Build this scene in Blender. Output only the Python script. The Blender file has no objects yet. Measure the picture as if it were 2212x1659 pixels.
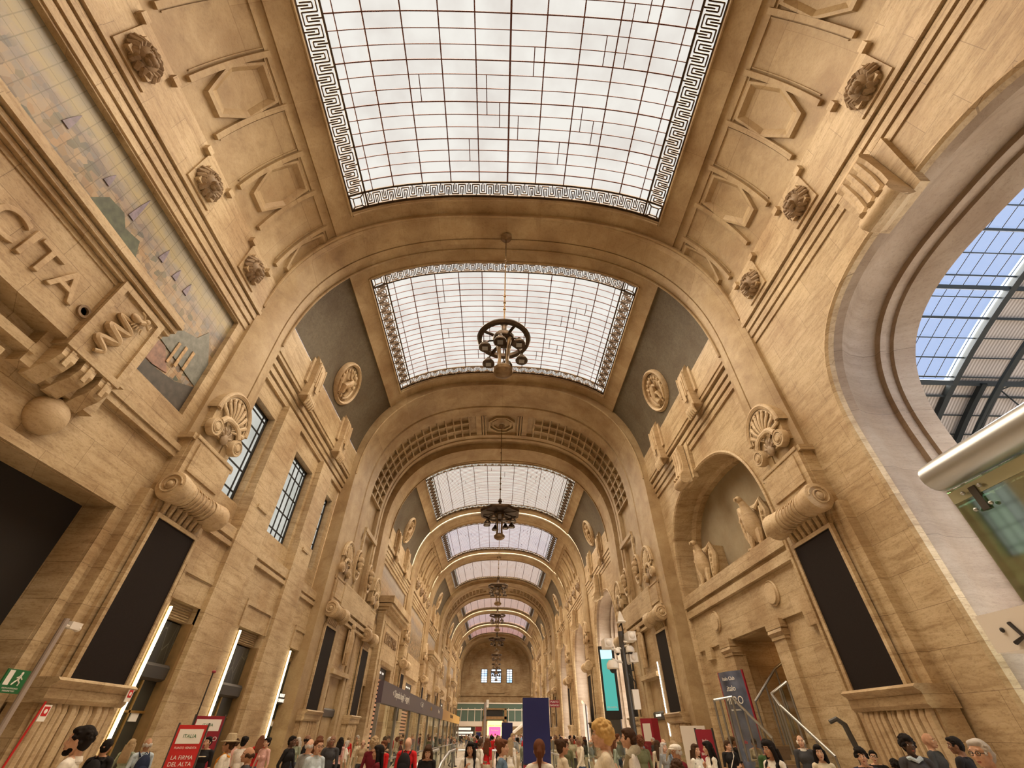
import bpy, bmesh, math, random
from math import sin, cos, pi, radians as R, atan2, hypot, sqrt
from mathutils import Vector, Matrix
random.seed(7)
SC = bpy.context.scene
COL = SC.collection
EYE = 1.65          # eye level of the measured heights; the whole hall is lifted by LIFT at the end
LIFT = 0.15

# ------------------------------------------------------------------ materials
M = {}
def newmat(name):
    m = bpy.data.materials.new(name); m.use_nodes = True
    nt = m.node_tree
    return m, nt, nt.nodes['Principled BSDF']
def simple(name, col, rough=.6, metal=0., emit=None, es=0., trans=0., alpha=None, noise=0., nscale=8.):
    m, nt, b = newmat(name)
    b.inputs['Base Color'].default_value = (*col, 1)
    b.inputs['Roughness'].default_value = rough
    b.inputs['Metallic'].default_value = metal
    if emit:
        b.inputs['Emission Color'].default_value = (*emit, 1); b.inputs['Emission Strength'].default_value = es
    if noise:
        n = nt.nodes.new('ShaderNodeTexNoise'); n.inputs['Scale'].default_value = nscale; n.inputs['Detail'].default_value = 4
        g = nt.nodes.new('ShaderNodeNewGeometry'); nt.links.new(g.outputs['Position'], n.inputs['Vector'])
        r = nt.nodes.new('ShaderNodeValToRGB'); nt.links.new(n.outputs['Fac'], r.inputs['Fac'])
        r.color_ramp.elements[0].position = .3; r.color_ramp.elements[1].position = .7
        r.color_ramp.elements[0].color = (*[c*(1-noise) for c in col], 1); r.color_ramp.elements[1].color = (*[min(1, c*(1+noise)) for c in col], 1)
        nt.links.new(r.outputs['Color'], b.inputs['Base Color'])
    M[name] = m
    return m
def N(nt, t, **kw):
    n = nt.nodes.new(t)
    for k, v in kw.items():
        if k.startswith('i_'): n.inputs[int(k[2:])].default_value = v
        else: setattr(n, k, v)
    return n
def mixc(nt, fac, a, b, mode='MIX'):
    n = nt.nodes.new('ShaderNodeMix'); n.data_type = 'RGBA'; n.blend_type = mode
    for s, v in ((0, fac), (6, a), (7, b)):
        if hasattr(v, 'is_linked') or isinstance(v, bpy.types.NodeSocket): nt.links.new(v, n.inputs[s])
        elif isinstance(v, tuple): n.inputs[s].default_value = (*v, 1) if len(v) == 3 else v
        else: n.inputs[s].default_value = v
    return n.outputs[2]
def ramp(nt, src, stops):
    r = nt.nodes.new('ShaderNodeValToRGB'); nt.links.new(src, r.inputs['Fac'])
    e = r.color_ramp.elements
    while len(e) < len(stops): e.new(.5)
    for k, (p, c) in enumerate(stops):
        e[k].position = p; e[k].color = (*c, 1) if isinstance(c, tuple) else (c, c, c, 1)
    return r.outputs['Color']
def combine(nt, x=None, y=None, z=None):
    c = nt.nodes.new('ShaderNodeCombineXYZ')
    for k, v in enumerate((x, y, z)):
        if v is not None: nt.links.new(v, c.inputs[k])
    return c.outputs[0]
def mathn(nt, op, a, b=None):
    n = nt.nodes.new('ShaderNodeMath'); n.operation = op
    for k, v in enumerate((a, b)):
        if v is None: continue
        if isinstance(v, (int, float)): n.inputs[k].default_value = v
        else: nt.links.new(v, n.inputs[k])
    return n.outputs[0]
def travertine(name, base, dark, light, streak=(.5, .5, 3.2), joints='wall', bw=1.7, rh=.85, jd=.55, rough=.55, pore=.5):
    """Honey coloured stone: layered streaks, cloudy stains, small pores and block joints."""
    m, nt, b = newmat(name)
    g = N(nt, 'ShaderNodeNewGeometry'); pos = g.outputs['Position']
    sx = N(nt, 'ShaderNodeSeparateXYZ'); nt.links.new(pos, sx.inputs[0])
    mp = N(nt, 'ShaderNodeMapping'); nt.links.new(pos, mp.inputs['Vector']); mp.inputs['Scale'].default_value = streak
    n1 = N(nt, 'ShaderNodeTexNoise'); n1.inputs['Scale'].default_value = 1.5; n1.inputs['Detail'].default_value = 8; n1.inputs['Roughness'].default_value = .72; n1.inputs['Distortion'].default_value = .6
    nt.links.new(mp.outputs[0], n1.inputs['Vector'])
    c1 = ramp(nt, n1.outputs['Fac'], [(.28, dark), (.5, base), (.75, light)])
    n2 = N(nt, 'ShaderNodeTexNoise'); n2.inputs['Scale'].default_value = .45; n2.inputs['Detail'].default_value = 5
    nt.links.new(pos, n2.inputs['Vector'])
    c2 = ramp(nt, n2.outputs['Fac'], [(.32, (.66, .55, .44)), (.6, (1., 1., 1.))])
    col = mixc(nt, .8, c1, c2, 'MULTIPLY')
    n3 = N(nt, 'ShaderNodeTexNoise'); n3.inputs['Scale'].default_value = 9.; n3.inputs['Detail'].default_value = 6; n3.inputs['Roughness'].default_value = .8
    mp3 = N(nt, 'ShaderNodeMapping'); nt.links.new(pos, mp3.inputs['Vector']); mp3.inputs['Scale'].default_value = (1, 1, 2.6)
    nt.links.new(mp3.outputs[0], n3.inputs['Vector'])
    c3 = ramp(nt, n3.outputs['Fac'], [(.36, (.42, .32, .24)), (.50, (1., 1., 1.))])
    col = mixc(nt, pore, col, c3, 'MULTIPLY')
    if joints:
        br = N(nt, 'ShaderNodeTexBrick')
        if joints == 'wall': v = combine(nt, mathn(nt, 'ADD', sx.outputs[0], sx.outputs[1]), sx.outputs[2])
        else: v = combine(nt, sx.outputs[1], sx.outputs[0])
        nt.links.new(v, br.inputs['Vector'])
        br.inputs['Scale'].default_value = 1.; br.inputs['Brick Width'].default_value = bw; br.inputs['Row Height'].default_value = rh
        br.inputs['Mortar Size'].default_value = .008; br.inputs['Mortar Smooth'].default_value = .3; br.inputs['Bias'].default_value = 0
        br.inputs['Color1'].default_value = (.88, .86, .84, 1); br.inputs['Color2'].default_value = (1, 1, 1, 1); br.inputs['Mortar'].default_value = (jd, jd*.92, jd*.85, 1)
        col = mixc(nt, 1., col, br.outputs['Color'], 'MULTIPLY')
    nt.links.new(col, b.inputs['Base Color'])
    b.inputs['Roughness'].default_value = rough
    bp = N(nt, 'ShaderNodeBump'); bp.inputs['Strength'].default_value = .25; bp.inputs['Distance'].default_value = .02
    nt.links.new(n3.outputs['Fac'], bp.inputs['Height']); nt.links.new(bp.outputs[0], b.inputs['Normal'])
    M[name] = m
    return m
TB, TD, TL = (.545, .43, .262), (.335, .23, .12), (.67, .55, .37)
travertine('wall_stone', TB, TD, TL)
travertine('vault_stone', (.455, .345, .195), (.33, .23, .12), (.535, .425, .262), streak=(.6, .6, .8), joints='vault', bw=3.1, rh=1.9, jd=.7, pore=.3)
travertine('carved_stone', (.56, .44, .275), (.40, .29, .165), (.66, .54, .365), streak=(.8, .8, 3.), joints=None, pore=.4)
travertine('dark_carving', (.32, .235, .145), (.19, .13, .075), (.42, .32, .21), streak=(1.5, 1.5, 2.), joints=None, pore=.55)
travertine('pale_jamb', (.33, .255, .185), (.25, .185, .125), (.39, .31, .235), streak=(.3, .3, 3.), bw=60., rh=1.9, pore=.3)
travertine('mosaic_grey', (.120, .098, .062), (.09, .072, .045), (.155, .128, .085), streak=(3., 3., 3.), joints=None, pore=.5, rough=.7)
travertine('plaster_olive', (.36, .31, .215), (.32, .275, .19), (.40, .34, .24), streak=(.5, .5, .5), joints=None, pore=.1, rough=.9)
simple('panel_dark', (.017, .013, .012), .75, noise=.2, nscale=60)
M['panel_dark'].node_tree.nodes['Principled BSDF'].inputs['Specular IOR Level'].default_value = .12
simple('bronze', (.06, .038, .022), .42, .75, noise=.35, nscale=5)
simple('bronze_light', (.19, .125, .065), .42, .75, noise=.3, nscale=6)
simple('iron', (.035, .03, .028), .5, .4)
simple('muntin', (.13, .05, .045), .6, .2)
simple('steel', (.50, .52, .53), .34, .9)
simple('grey_metal', (.28, .27, .25), .4, .7)
simple('dark_metal', (.09, .085, .08), .45, .6)
simple('white_paint', (.72, .68, .62), .5)
simple('brass', (.52, .33, .11), .35, .8, noise=.2, nscale=4)
simple('black', (.012, .011, .010), .6)
simple('shop_dark', (.035, .038, .032), .35)
simple('dark_inside', (.014, .011, .009), .9)
simple('led', (1, .9, .7), .5, emit=(1., .78, .42), es=9.)
simple('led_white', (1, 1, .9), .5, emit=(1., .92, .72), es=11.)
simple('letter_light', (.9, .9, .85), .5, emit=(1, .97, .9), es=.6)
simple('white', (.85, .84, .80), .5)
simple('red', (.55, .018, .02), .45)
simple('dark_red', (.27, .012, .03), .45)
simple('green', (.02, .16, .055), .45)
simple('navy', (.003, .006, .085), .6)
simple('band_purple', (.085, .065, .085), .4)
simple('band_yellow', (.50, .28, .045), .45)
simple('shed_steel', (.018, .022, .022), .5, .3)
simple('pink_screen', (.8, .4, .8), .5, emit=(1., .55, .95), es=2.2)
simple('teal_screen', (.1, .6, .6), .4, emit=(.05, .42, .46), es=.5)
simple('sky_screen', (.5, .8, .9), .4, emit=(.5, .85, 1.), es=.9)
simple('shop_pink', (.8, .1, .2), .5, emit=(1., .06, .22), es=2.0)
simple('shop_warm', (.9, .6, .3), .5, emit=(1., .55, .22), es=2.2)
simple('poster_blue', (.10, .12, .18), .25, noise=.5, nscale=1.5)
simple('rubber_blue', (.05, .09, .16), .5)

def glass_mat(name, tint, mixv=.25, rough=.05):
    m, nt, b = newmat(name)
    out = nt.nodes['Material Output']
    t = N(nt, 'ShaderNodeBsdfTransparent'); t.inputs[0].default_value = (*tint, 1)
    gl = N(nt, 'ShaderNodeBsdfGlossy'); gl.inputs['Roughness'].default_value = rough; gl.inputs['Color'].default_value = (.9, .95, .92, 1)
    mx = N(nt, 'ShaderNodeMixShader'); mx.inputs[0].default_value = mixv
    nt.links.new(t.outputs[0], mx.inputs[1]); nt.links.new(gl.outputs[0], mx.inputs[2]); nt.links.new(mx.outputs[0], out.inputs['Surface'])
    M[name] = m
glass_mat('glass_clear', (.90, .92, .88), .12)
glass_mat('glass_green', (.50, .66, .48), .30)
glass_mat('glass_shed', (.42, .44, .50), .08, .3)

def skylight_mat(name, c0, c1, es, through=1.):
    """Frosted panes lit by the daylight above them; each pane a little different."""
    m, nt, b = newmat(name)
    g = N(nt, 'ShaderNodeNewGeometry')
    n = N(nt, 'ShaderNodeTexNoise'); n.inputs['Scale'].default_value = .55; n.inputs['Detail'].default_value = 5
    nt.links.new(g.outputs['Position'], n.inputs['Vector'])
    c = ramp(nt, n.outputs['Fac'], [(.35, c0), (.60, c1)])
    out = nt.nodes['Material Output']; nt.nodes.remove(b)
    e = N(nt, 'ShaderNodeEmission'); nt.links.new(c, e.inputs['Color']); e.inputs['Strength'].default_value = es  # own glow stands in for daylight coming through the pane
    t = N(nt, 'ShaderNodeBsdfTransparent'); t.inputs[0].default_value = (1.0*through, .83*through, .65*through, 1)
    ad = N(nt, 'ShaderNodeAddShader'); nt.links.new(e.outputs[0], ad.inputs[0]); nt.links.new(t.outputs[0], ad.inputs[1]); nt.links.new(ad.outputs[0], out.inputs['Surface'])
    M[name] = m
skylight_mat('sky_panes', (.80, .70, .56), (1., .93, .78), .56, .30)
skylight_mat('sky_panes_white', (.85, .87, .92), (1., 1., 1.), .55, .30)
skylight_mat('sky_panes_cream', (.95, .86, .60), (1., .93, .70), .50, .30)
skylight_mat('window_panes', (.62, .64, .58), (.85, .85, .78), .66, .12)
skylight_mat('far_window', (.35, .6, .95), (.9, .95, 1.), 1.5, .0)

# ------------------------------------------------------------------ mesh builder
def superell(a, b, zs, n, k=40, th0=0.):
    """Half profile from the springing (a, zs) up to the crown (0, zs+b)."""
    out = []
    for i in range(k+1):
        t = th0 + (pi/2-th0)*i/k
        out.append((a*max(cos(t), 0)**(2/n), zs+b*sin(t)**(2/n)))
    return out

class MB:
    def __init__(s): s.v = []; s.f = []; s.mi = []; s.cur = 0
    def add(s, vs, fs):
        o = len(s.v); s.v += [tuple(p) for p in vs]; s.f += [tuple(i+o for i in f) for f in fs]; s.mi += [s.cur]*len(fs)
        return s
    def hexa(s, p):  # 8 corners: bottom ring 0-3, top ring 4-7
        return s.add(p, [(3, 2, 1, 0), (4, 5, 6, 7), (0, 1, 5, 4), (1, 2, 6, 5), (2, 3, 7, 6), (3, 0, 4, 7)])
    def box(s, x0, x1, y0, y1, z0, z1):
        return s.hexa([(x0, y0, z0), (x1, y0, z0), (x1, y1, z0), (x0, y1, z0), (x0, y0, z1), (x1, y0, z1), (x1, y1, z1), (x0, y1, z1)])
    def prism(s, poly, w):   # poly: 3D points of one face, w: extrusion vector
        n = len(poly); q = [tuple(p[k]+w[k] for k in range(3)) for p in poly]
        return s.add(list(poly)+q, [tuple(range(n))[::-1], tuple(range(n, 2*n))]+[(i, (i+1) % n, (i+1) % n+n, i+n) for i in range(n)])
    def mould(s, prof, ax, a0, a1, side=1):  # prof: (d, z) closed outline, extruded along y (ax='y') or x (ax='x': d is y)
        if ax == 'y': return s.prism([(side*d, a0, z) for d, z in prof], (0, a1-a0, 0))
        return s.prism([(a0, d, z) for d, z in prof], (a1-a0, 0, 0))
    def grid(s, fn, nu, nv, closeu=False, closev=False):
        vs = [fn(i/nu, j/nv) for i in range(nu+(not closeu)) for j in range(nv+(not closev))]
        U = nu+(not closeu); V = nv+(not closev)
        fs = [(i*V+j, ((i+1) % U)*V+j, ((i+1) % U)*V+(j+1) % V, i*V+(j+1) % V) for i in range(nu) for j in range(nv)]
        return s.add(vs, fs)
    def tube(s, path, r, n=8, closed=False, caps=True):
        P = [Vector(p) for p in path]; m = len(P); rr = r if isinstance(r, (list, tuple)) else [r]*m
        vs = []; up = None
        for i, p in enumerate(P):
            a = P[(i-1) % m] if (closed or i) else p; b = P[(i+1) % m] if (closed or i < m-1) else p
            t = (b-a).normalized() if (b-a).length > 1e-9 else Vector((0, 0, 1))
            if up is None: up = Vector((0, 0, 1)) if abs(t.z) < .9 else Vector((1, 0, 0))
            x = t.cross(up)
            if x.length < 1e-6: x = t.cross(Vector((0, 1, 0)))
            x.normalize(); y = x.cross(t).normalized(); up = y
            vs += [tuple(p+x*cos(2*pi*k/n)*rr[i]+y*sin(2*pi*k/n)*rr[i]) for k in range(n)]
        fs = []
        for i in range(m if closed else m-1):
            j = (i+1) % m
            fs += [(i*n+k, i*n+(k+1) % n, j*n+(k+1) % n, j*n+k) for k in range(n)]
        if caps and not closed: fs += [tuple(range(n))[::-1], tuple(range((m-1)*n, m*n))]
        return s.add(vs, fs)
    def lathe(s, prof, c=(0, 0, 0), ax='z', n=20, arc=2*pi, a0=0.):  # prof: (r, h)
        full = abs(arc-2*pi) < 1e-6; k = n if full else n+1
        vs = []
        for r, h in prof:
            for i in range(k):
                t = a0+arc*i/n
                u, v = r*cos(t), r*sin(t)
                vs.append((c[0]+u, c[1]+v, c[2]+h) if ax == 'z' else (c[0]+u, c[1]+h, c[2]+v) if ax == 'y' else (c[0]+h, c[1]+u, c[2]+v))
        fs = [(a*k+i, a*k+(i+1) % k, (a+1)*k+(i+1) % k, (a+1)*k+i) for a in range(len(prof)-1) for i in range(n)]
        if full and prof[0] != prof[-1]:
            if prof[0][0] > 1e-6: fs.append(tuple(range(k)))
            if prof[-1][0] > 1e-6: fs.append(tuple(range((len(prof)-1)*k, len(prof)*k)))
        return s.add(vs, fs)
    def ell(s, c, r, nu=12, nv=8, rot=None):
        if isinstance(r, (int, float)): r = (r, r, r)
        Rm = rot if rot is not None else Matrix.Identity(3)
        def fn(u, v):
            t = pi*v; a = 2*pi*u
            p = Rm @ Vector((r[0]*sin(t)*cos(a), r[1]*sin(t)*sin(a), r[2]*cos(t)))
            return (c[0]+p.x, c[1]+p.y, c[2]+p.z)
        return s.grid(fn, nu, nv, closeu=True)
    def build(s, name, mats, parent=None, smooth=False, loc=None, merge=True, **props):
        me = bpy.data.meshes.new(name); me.from_pydata(s.v, [], s.f)
        for m in (mats if isinstance(mats, (list, tuple)) else [mats]): me.materials.append(M[m] if isinstance(m, str) else m)
        if any(s.mi): me.polygons.foreach_set('material_index', s.mi)
        if merge:
            bm = bmesh.new(); bm.from_mesh(me); bmesh.ops.remove_doubles(bm, verts=bm.verts, dist=1e-5)
            bmesh.ops.recalc_face_normals(bm, faces=bm.faces); bm.to_mesh(me); bm.free()
        if smooth:
            me.polygons.foreach_set('use_smooth', [True]*len(me.polygons))
            try: me.set_sharp_from_angle(angle=R(38))
            except Exception: pass
        me.update()
        o = bpy.data.objects.new(name, me); COL.objects.link(o)
        if parent: o.parent = parent
        if loc: o.location = loc
        for k, v in props.items(): o[k] = v
        return o
def struct(mb, name, mat, smooth=False, **kw):
    return mb.build(name, mat, smooth=smooth, kind='structure', **kw)
def thing(name, label, cat, loc=(0, 0, 0), rz=0., group=None):
    o = bpy.data.objects.new(name, None); COL.objects.link(o); o.empty_display_size = .2
    o.location = loc; o.rotation_euler = (0, 0, rz); o['label'] = label; o['category'] = cat
    if group: o['group'] = group
    return o
def tag(o, label, cat, group=None):
    o['label'] = label; o['category'] = cat
    if group: o['group'] = group
    return o
KIDS = {}
def dup(root, loc=None, rz=None, label=None, group=None, scale=None):
    def cp(o, par):
        c = o.copy(); COL.objects.link(c)
        if par: c.parent = par
        for ch in o.children: cp(ch, c)
        return c
    r = cp(root, None)
    if loc is not None: r.location = loc
    if rz is not None: r.rotation_euler = (0, 0, rz)
    if label: r['label'] = label
    if group: r['group'] = group
    if scale is not None: r.scale = scale if isinstance(scale, tuple) else (scale,)*3
    return r
def text(body, name, mat, size, parent=None, loc=(0, 0, 0), rot=(0, 0, 0), ext=.02, align='CENTER', sx=1., bevel=0.):
    cu = bpy.data.curves.new(name, 'FONT'); cu.body = body; cu.size = size; cu.extrude = ext; cu.align_x = align; cu.align_y = 'CENTER'; cu.bevel_depth = bevel
    cu.materials.append(M[mat])
    t = bpy.data.objects.new(name, cu); COL.objects.link(t)
    me = bpy.data.meshes.new_from_object(t.evaluated_get(bpy.context.evaluated_depsgraph_get())); bpy.data.objects.remove(t); me.name = name
    o = bpy.data.objects.new(name, me); COL.objects.link(o); o.location = loc; o.rotation_euler = rot; o.scale = (sx, 1, 1)
    if parent: o.parent = parent
    return o
SKY = 1.8; EXPO = .03; SUN = 84.
# ------------------------------------------------------------------ hall geometry
VA, VB, VZ, VNN = 10.6, 9.4, 15., 2.6      # vault of the bays (superellipse)
AIN = (10.15, 9.15, 14.8, 2.5)             # transverse arch, inner order
AOUT = (10.45, 9.15, 14.8, 2.7)
def th_of(x): return math.acos(min(1, (x/VA))**(VNN/2))
def vpt(th, off=0., side=1, y=0.):
    def P(t): return (VA*max(cos(t), 1e-9)**(2/VNN), VZ+VB*max(sin(t), 1e-9)**(2/VNN))
    x, z = P(th)
    if off:
        a, b = P(max(th-1e-3, 1e-4)), P(min(th+1e-3, pi/2-1e-5)); tx, tz = b[0]-a[0], b[1]-a[1]
        l = hypot(tx, tz) or 1; nx, nz = -tz/l, tx/l       # inward normal
        if nz > 0 and nx > 0: nx, nz = -nx, -nz
        x += nx*off if nx < 0 else -nx*off; z += -abs(nz)*off
    return (side*x, y, z)
TSP, TBD, TSK = math.asin(.2447**(VNN/2)), th_of(8.72), th_of(8.0)
BAYS = [(-1.2, 12.2, -.4, 11.35), (14.5, 27., 15.5, 26.), (39.8, 53.8, 40.8, 52.6), (56.2, 70.2, 57.4, 69.), (72.6, 86., 73.8, 85.), (98.4, 111.3, 99.4, 110.), (113.7, 127.9, 115., 127.), (130.3, 143., 131.3, 141.5)]
HEX = {0, 3, 6}

ceil = MB(); cg = MB()
for bi, (y0, y1, s0, s1) in enumerate(BAYS):
    for sd in (1, -1):
        tgt = ceil if bi in HEX else cg
        tgt.grid(lambda u, v: vpt(TSP+(TBD-TSP)*u, 0, sd, y0+(y1-y0)*v), 14, 2)
        ceil.grid(lambda u, v: vpt(TBD-.02+(TSK-TBD+.02)*u, .10 if u < .99 else .10, sd, y0+(y1-y0)*v), 6, 2)
        ceil.grid(lambda u, v: vpt(TBD-.02, .10*u, sd, y0+(y1-y0)*v), 1, 2)
        # reveal around the opening
        ceil.grid(lambda u, v: vpt(TSK, .10-.30*u, sd, s0+(s1-s0)*v), 1, 1)
        for a, b in ((y0, s0), (s1, y1)):
            ceil.grid(lambda u, v: vpt(TSK+(pi/2-TSK)*u, .10, sd, a+(b-a)*v), 24, 1)
        for yy in (s0, s1): ceil.grid(lambda u, v: vpt(TSK+(pi/2-TSK)*u, .10-.30*v, sd, yy), 24, 1)
        # small roll on the skylight surround
    for yy in (s0-.12, s1+.12):
        ceil.tube([vpt(TSK+(pi/2-TSK)*k/24, .12, 1, yy) for k in range(25)]+[vpt(TSK+(pi/2-TSK)*k/24, .12, -1, yy) for k in range(23, -1, -1)], .07, 6)
    for sd in (1, -1): ceil.tube([vpt(TSK-.01, .12, sd, s0-.12), vpt(TSK-.01, .12, sd, s1+.12)], .06, 6)
struct(ceil, 'ceiling', 'vault_stone', smooth=True)
struct(cg, 'ceiling_mosaic_field', 'mosaic_grey', smooth=True)

# hexagon coffers and ribs on the vault haunches of bays 1, 4, 7
def slab(mb, sd, y0, y1, t0, t1, h0, h1, nt=8):
    mb.grid(lambda u, v: vpt(t0+(t1-t0)*u, h1, sd, y0+(y1-y0)*v), nt, 1)
    for yy in (y0, y1): mb.grid(lambda u, v: vpt(t0+(t1-t0)*u, h0+(h1-h0)*v, sd, yy), nt, 1)
    for tt in (t0, t1): mb.grid(lambda u, v: vpt(tt, h0+(h1-h0)*v, sd, y0+(y1-y0)*u), 1, 1)
for bi in sorted(HEX):
    y0, y1, s0, s1 = BAYS[bi]; yc = 5.36 if bi == 0 else (y0+y1)/2
    rb = MB()
    for sd in (1, -1):
        ms = [yc+k*3.5 for k in (-1.5, -.5, .5, 1.5)]
        tm = lambda f: TSP+.06+(TBD-.05-TSP-.06)*f
        for my in ms:
            for e in (-1, 1):
                a, b = sorted((my+e*.80, my+e*.98)); slab(rb, sd, a, b, tm(-.02), tm(.97), -.02, .15)
                a, b = sorted((my+e*.70, my+e*.74)); slab(rb, sd, a, b, tm(.03), tm(.92), -.02, .045)
            slab(rb, sd, my-.8, my+.8, tm(.93), tm(.965), -.02, .045)
        for k in range(-2, 3):
            hy = yc+k*3.5
            if not (y0-.5 < hy-1 and hy+1 < y1+.5) and bi != 0: pass
            w, c0, c1 = .88, .30, .80
            hexo = [(-.42, c0), (.42, c0), (w, (c0+c1)/2-.07), (.62, c1), (-.62, c1), (-w, (c0+c1)/2-.07)]
            hexo = [(-.40, .10), (.40, .10), (.86, .46), (.66, .88), (-.66, .88), (-.86, .46)]
            for (sO, sI, hO, hI) in ((1.02, .98, .0, .14), (.98, .88, .14, .14), (.88, .72, .14, .02), (.72, .70, .02, .0)):
                cyc, cm = 0, .55
                O = [(p*sO, cm+(q-cm)*sO) for p, q in hexo]; I = [(p*sI, cm+(q-cm)*sI) for p, q in hexo]
                for j in range(6):
                    j2 = (j+1) % 6
                    def fn(u, v, O=O, I=I, j=j, j2=j2, hO=hO, hI=hI):
                        p = (O[j][0]*(1-u)+O[j2][0]*u, O[j][1]*(1-u)+O[j2][1]*u); q = (I[j][0]*(1-u)+I[j2][0]*u, I[j][1]*(1-u)+I[j2][1]*u)
                        a = p[0]*(1-v)+q[0]*v; b = p[1]*(1-v)+q[1]*v
                        return vpt(tm(b), hO*(1-v)+hI*v, sd, hy+a)
                    rb.grid(fn, 4, 1)
            for e in (-.08, .06): slab(rb, sd, hy-.8, hy+.8, tm(.915+e*.3), tm(.93+e*.3), -.02, .05)
    struct(rb, 'ceiling_coffer_ribs', 'vault_stone')

# transverse arches
def profile(p, k=30):
    a, b, zs, n = p
    h = [(a, -.3), (a, zs*.5), (a, zs-.6)]+superell(a, b, zs, n, k)
    return h+[(-x, z) for x, z in h[-2::-1]]
def shift(p, e): return (p[0]+e, p[1]+e, p[2], p[3])
def arch(sts, name, mat='wall_stone', roll=True, outer=1.25):
    mb = MB(); ps = [(y, profile(p)) for y, p in sts]; n = len(ps[0][1])
    for (ya, A), (yb, B) in zip(ps, ps[1:]):
        mb.grid(lambda u, v: tuple((1-u)*q+u*r for q, r in zip((A[round(v*(n-1))][0], ya, A[round(v*(n-1))][1]), (B[round(v*(n-1))][0], yb, B[round(v*(n-1))][1]))), 1, n-1)
    for y, P in (ps[0], ps[-1]):
        mb.grid(lambda u, v: (P[round(v*(n-1))][0]*(1+u*.075), y, P[round(v*(n-1))][1]*(1+u*(.04 if P[round(v*(n-1))][1] > 19 else .0))), 1, n-1)
    if roll:
        y, P = ps[0]; mb.tube([(x*.998, y+.02, z-.02) for x, z in P if z > 15.], .07, 8)
        y, P = ps[-1]; mb.tube([(x*.998, y-.02, z-.02) for x, z in P if z > 15.], .07, 8)
    return struct(mb, name, mat, smooth=True)
def narrow(y0, name):
    arch(roll=y0 < 20, name=name, mat='vault_stone', sts=[(y0, AOUT), (y0+.25, shift(AIN, .12)), (y0+1.35, AIN), (y0+1.36, shift(AIN, .07)), (y0+1.42, shift(AIN, .07)), (y0+1.43, AIN), (y0+1.75, AIN), (y0+1.8, shift(AIN, .28)), (y0+2.3, shift(AIN, .30))])
for k, y0 in enumerate((-3.5, 12.2, 53.85, 70.25, 111.35, 127.95)): narrow(y0, 'wall_transverse_arch')
def wide(y0, name, L=12.8):
    f = L/12.8
    arch([(y0, AIN), (y0+2.9*f, AIN), (y0+2.95*f, shift(AIN, .12)), (y0+3.1*f, shift(AIN, .12)), (y0+3.15*f, AIN), (y0+4.4*f, AIN), (y0+4.42*f, shift(AIN, .28)), (y0+7.6*f, shift(AIN, .28)), (y0+7.62*f, AIN),
          (y0+8.1*f, AIN), (y0+8.12*f, shift(AIN, .1)), (y0+8.3*f, shift(AIN, .1)), (y0+8.32*f, AIN), (y0+8.7*f, AIN), (y0+8.9*f, shift(AIN, .15)), (y0+9.1*f, shift(AIN, .7)), (y0+10.3*f, shift(AIN, .7)), (y0+10.35*f, shift(AIN, .1)), (y0+L, shift(AIN, .1))], name, 'vault_stone')
    # lattice of small coffers on the crown band
    mb = MB(); a, b, zs, n = AIN
    def P(t, off, y): return (a+off)*max(cos(t), 0)**(2/n)*1., y, zs+(b+off)*sin(t)**(2/n)
    ys = [y0+4.42*f+(3.18*f)*k/3 for k in range(4)]
    T0, T1 = .10, 1.40
    for sd in (1, -1):
        q = lambda t, off, y: (sd*P(t, off, y)[0], y, P(t, off, y)[2])
        # arc length spaced steps
        ts = [T0]; acc = 0; t = T0
        while t < T1:
            p0 = P(t, 0, 0); t += .002; p1 = P(t, 0, 0); acc += hypot(p1[0]-p0[0], p1[2]-p0[2])
            if acc > .70: ts.append(t); acc = 0
        for yy in ys[1:-1] if len(ys) > 2 else ys:
            mb.grid(lambda u, v: q(ts[0]+(ts[-1]-ts[0])*u, 0, yy-.08+.16*v), 40, 1)
            for e in (-.08, .08): mb.grid(lambda u, v: q(ts[0]+(ts[-1]-ts[0])*u, .28*v, yy+e), 40, 1)
        for t in ts:
            w = .011/max(.25, 1)*1.
            dt = .055/(hypot(P(t+.01, 0, 0)[0]-P(t, 0, 0)[0], P(t+.01, 0, 0)[2]-P(t, 0, 0)[2])/.01)
            mb.grid(lambda u, v: q(t-dt+2*dt*u, 0, ys[0]+(ys[-1]-ys[0])*v), 1, 1)
            for e in (-dt, dt): mb.grid(lambda u, v: q(t+e, .28*v, ys[0]+(ys[-1]-ys[0])*u), 1, 1)
    # centre panel with stepped octagon
    yc = y0+6.0*f; zc = zs+b
    for (r, h0, h1) in ((1.15, .0, .28), (.80, .08, .28)):
        mb.lathe([(r+.16, .28), (r+.16, h0), (r, h0), (r, h1-.02), (r+.16, .28)], (0, yc, zc), 'z', 8, a0=pi/8)
    for x in (-1.75, -1.5, 1.5, 1.75): mb.box(x-.06, x+.06, ys[0], ys[-1], zc-.05, zc+.3)
    mb.box(-2.4, -1.9, ys[0], ys[-1], zc-.04, zc+.3); mb.box(1.9, 2.4, ys[0], ys[-1], zc-.04, zc+.3)
    struct(mb, 'ceiling_coffer_lattice', 'vault_stone')
wide(27., 'wall_wide_arch'); wide(86., 'wall_wide_arch', 12.4)
# last arch before the end wall
arch([(143., AIN), (146., AIN), (146.05, shift(AIN, .12)), (146.3, shift(AIN, .12)), (146.35, AIN), (150., AIN), (153.2, AIN)], 'wall_end_arch', 'vault_stone')

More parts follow.
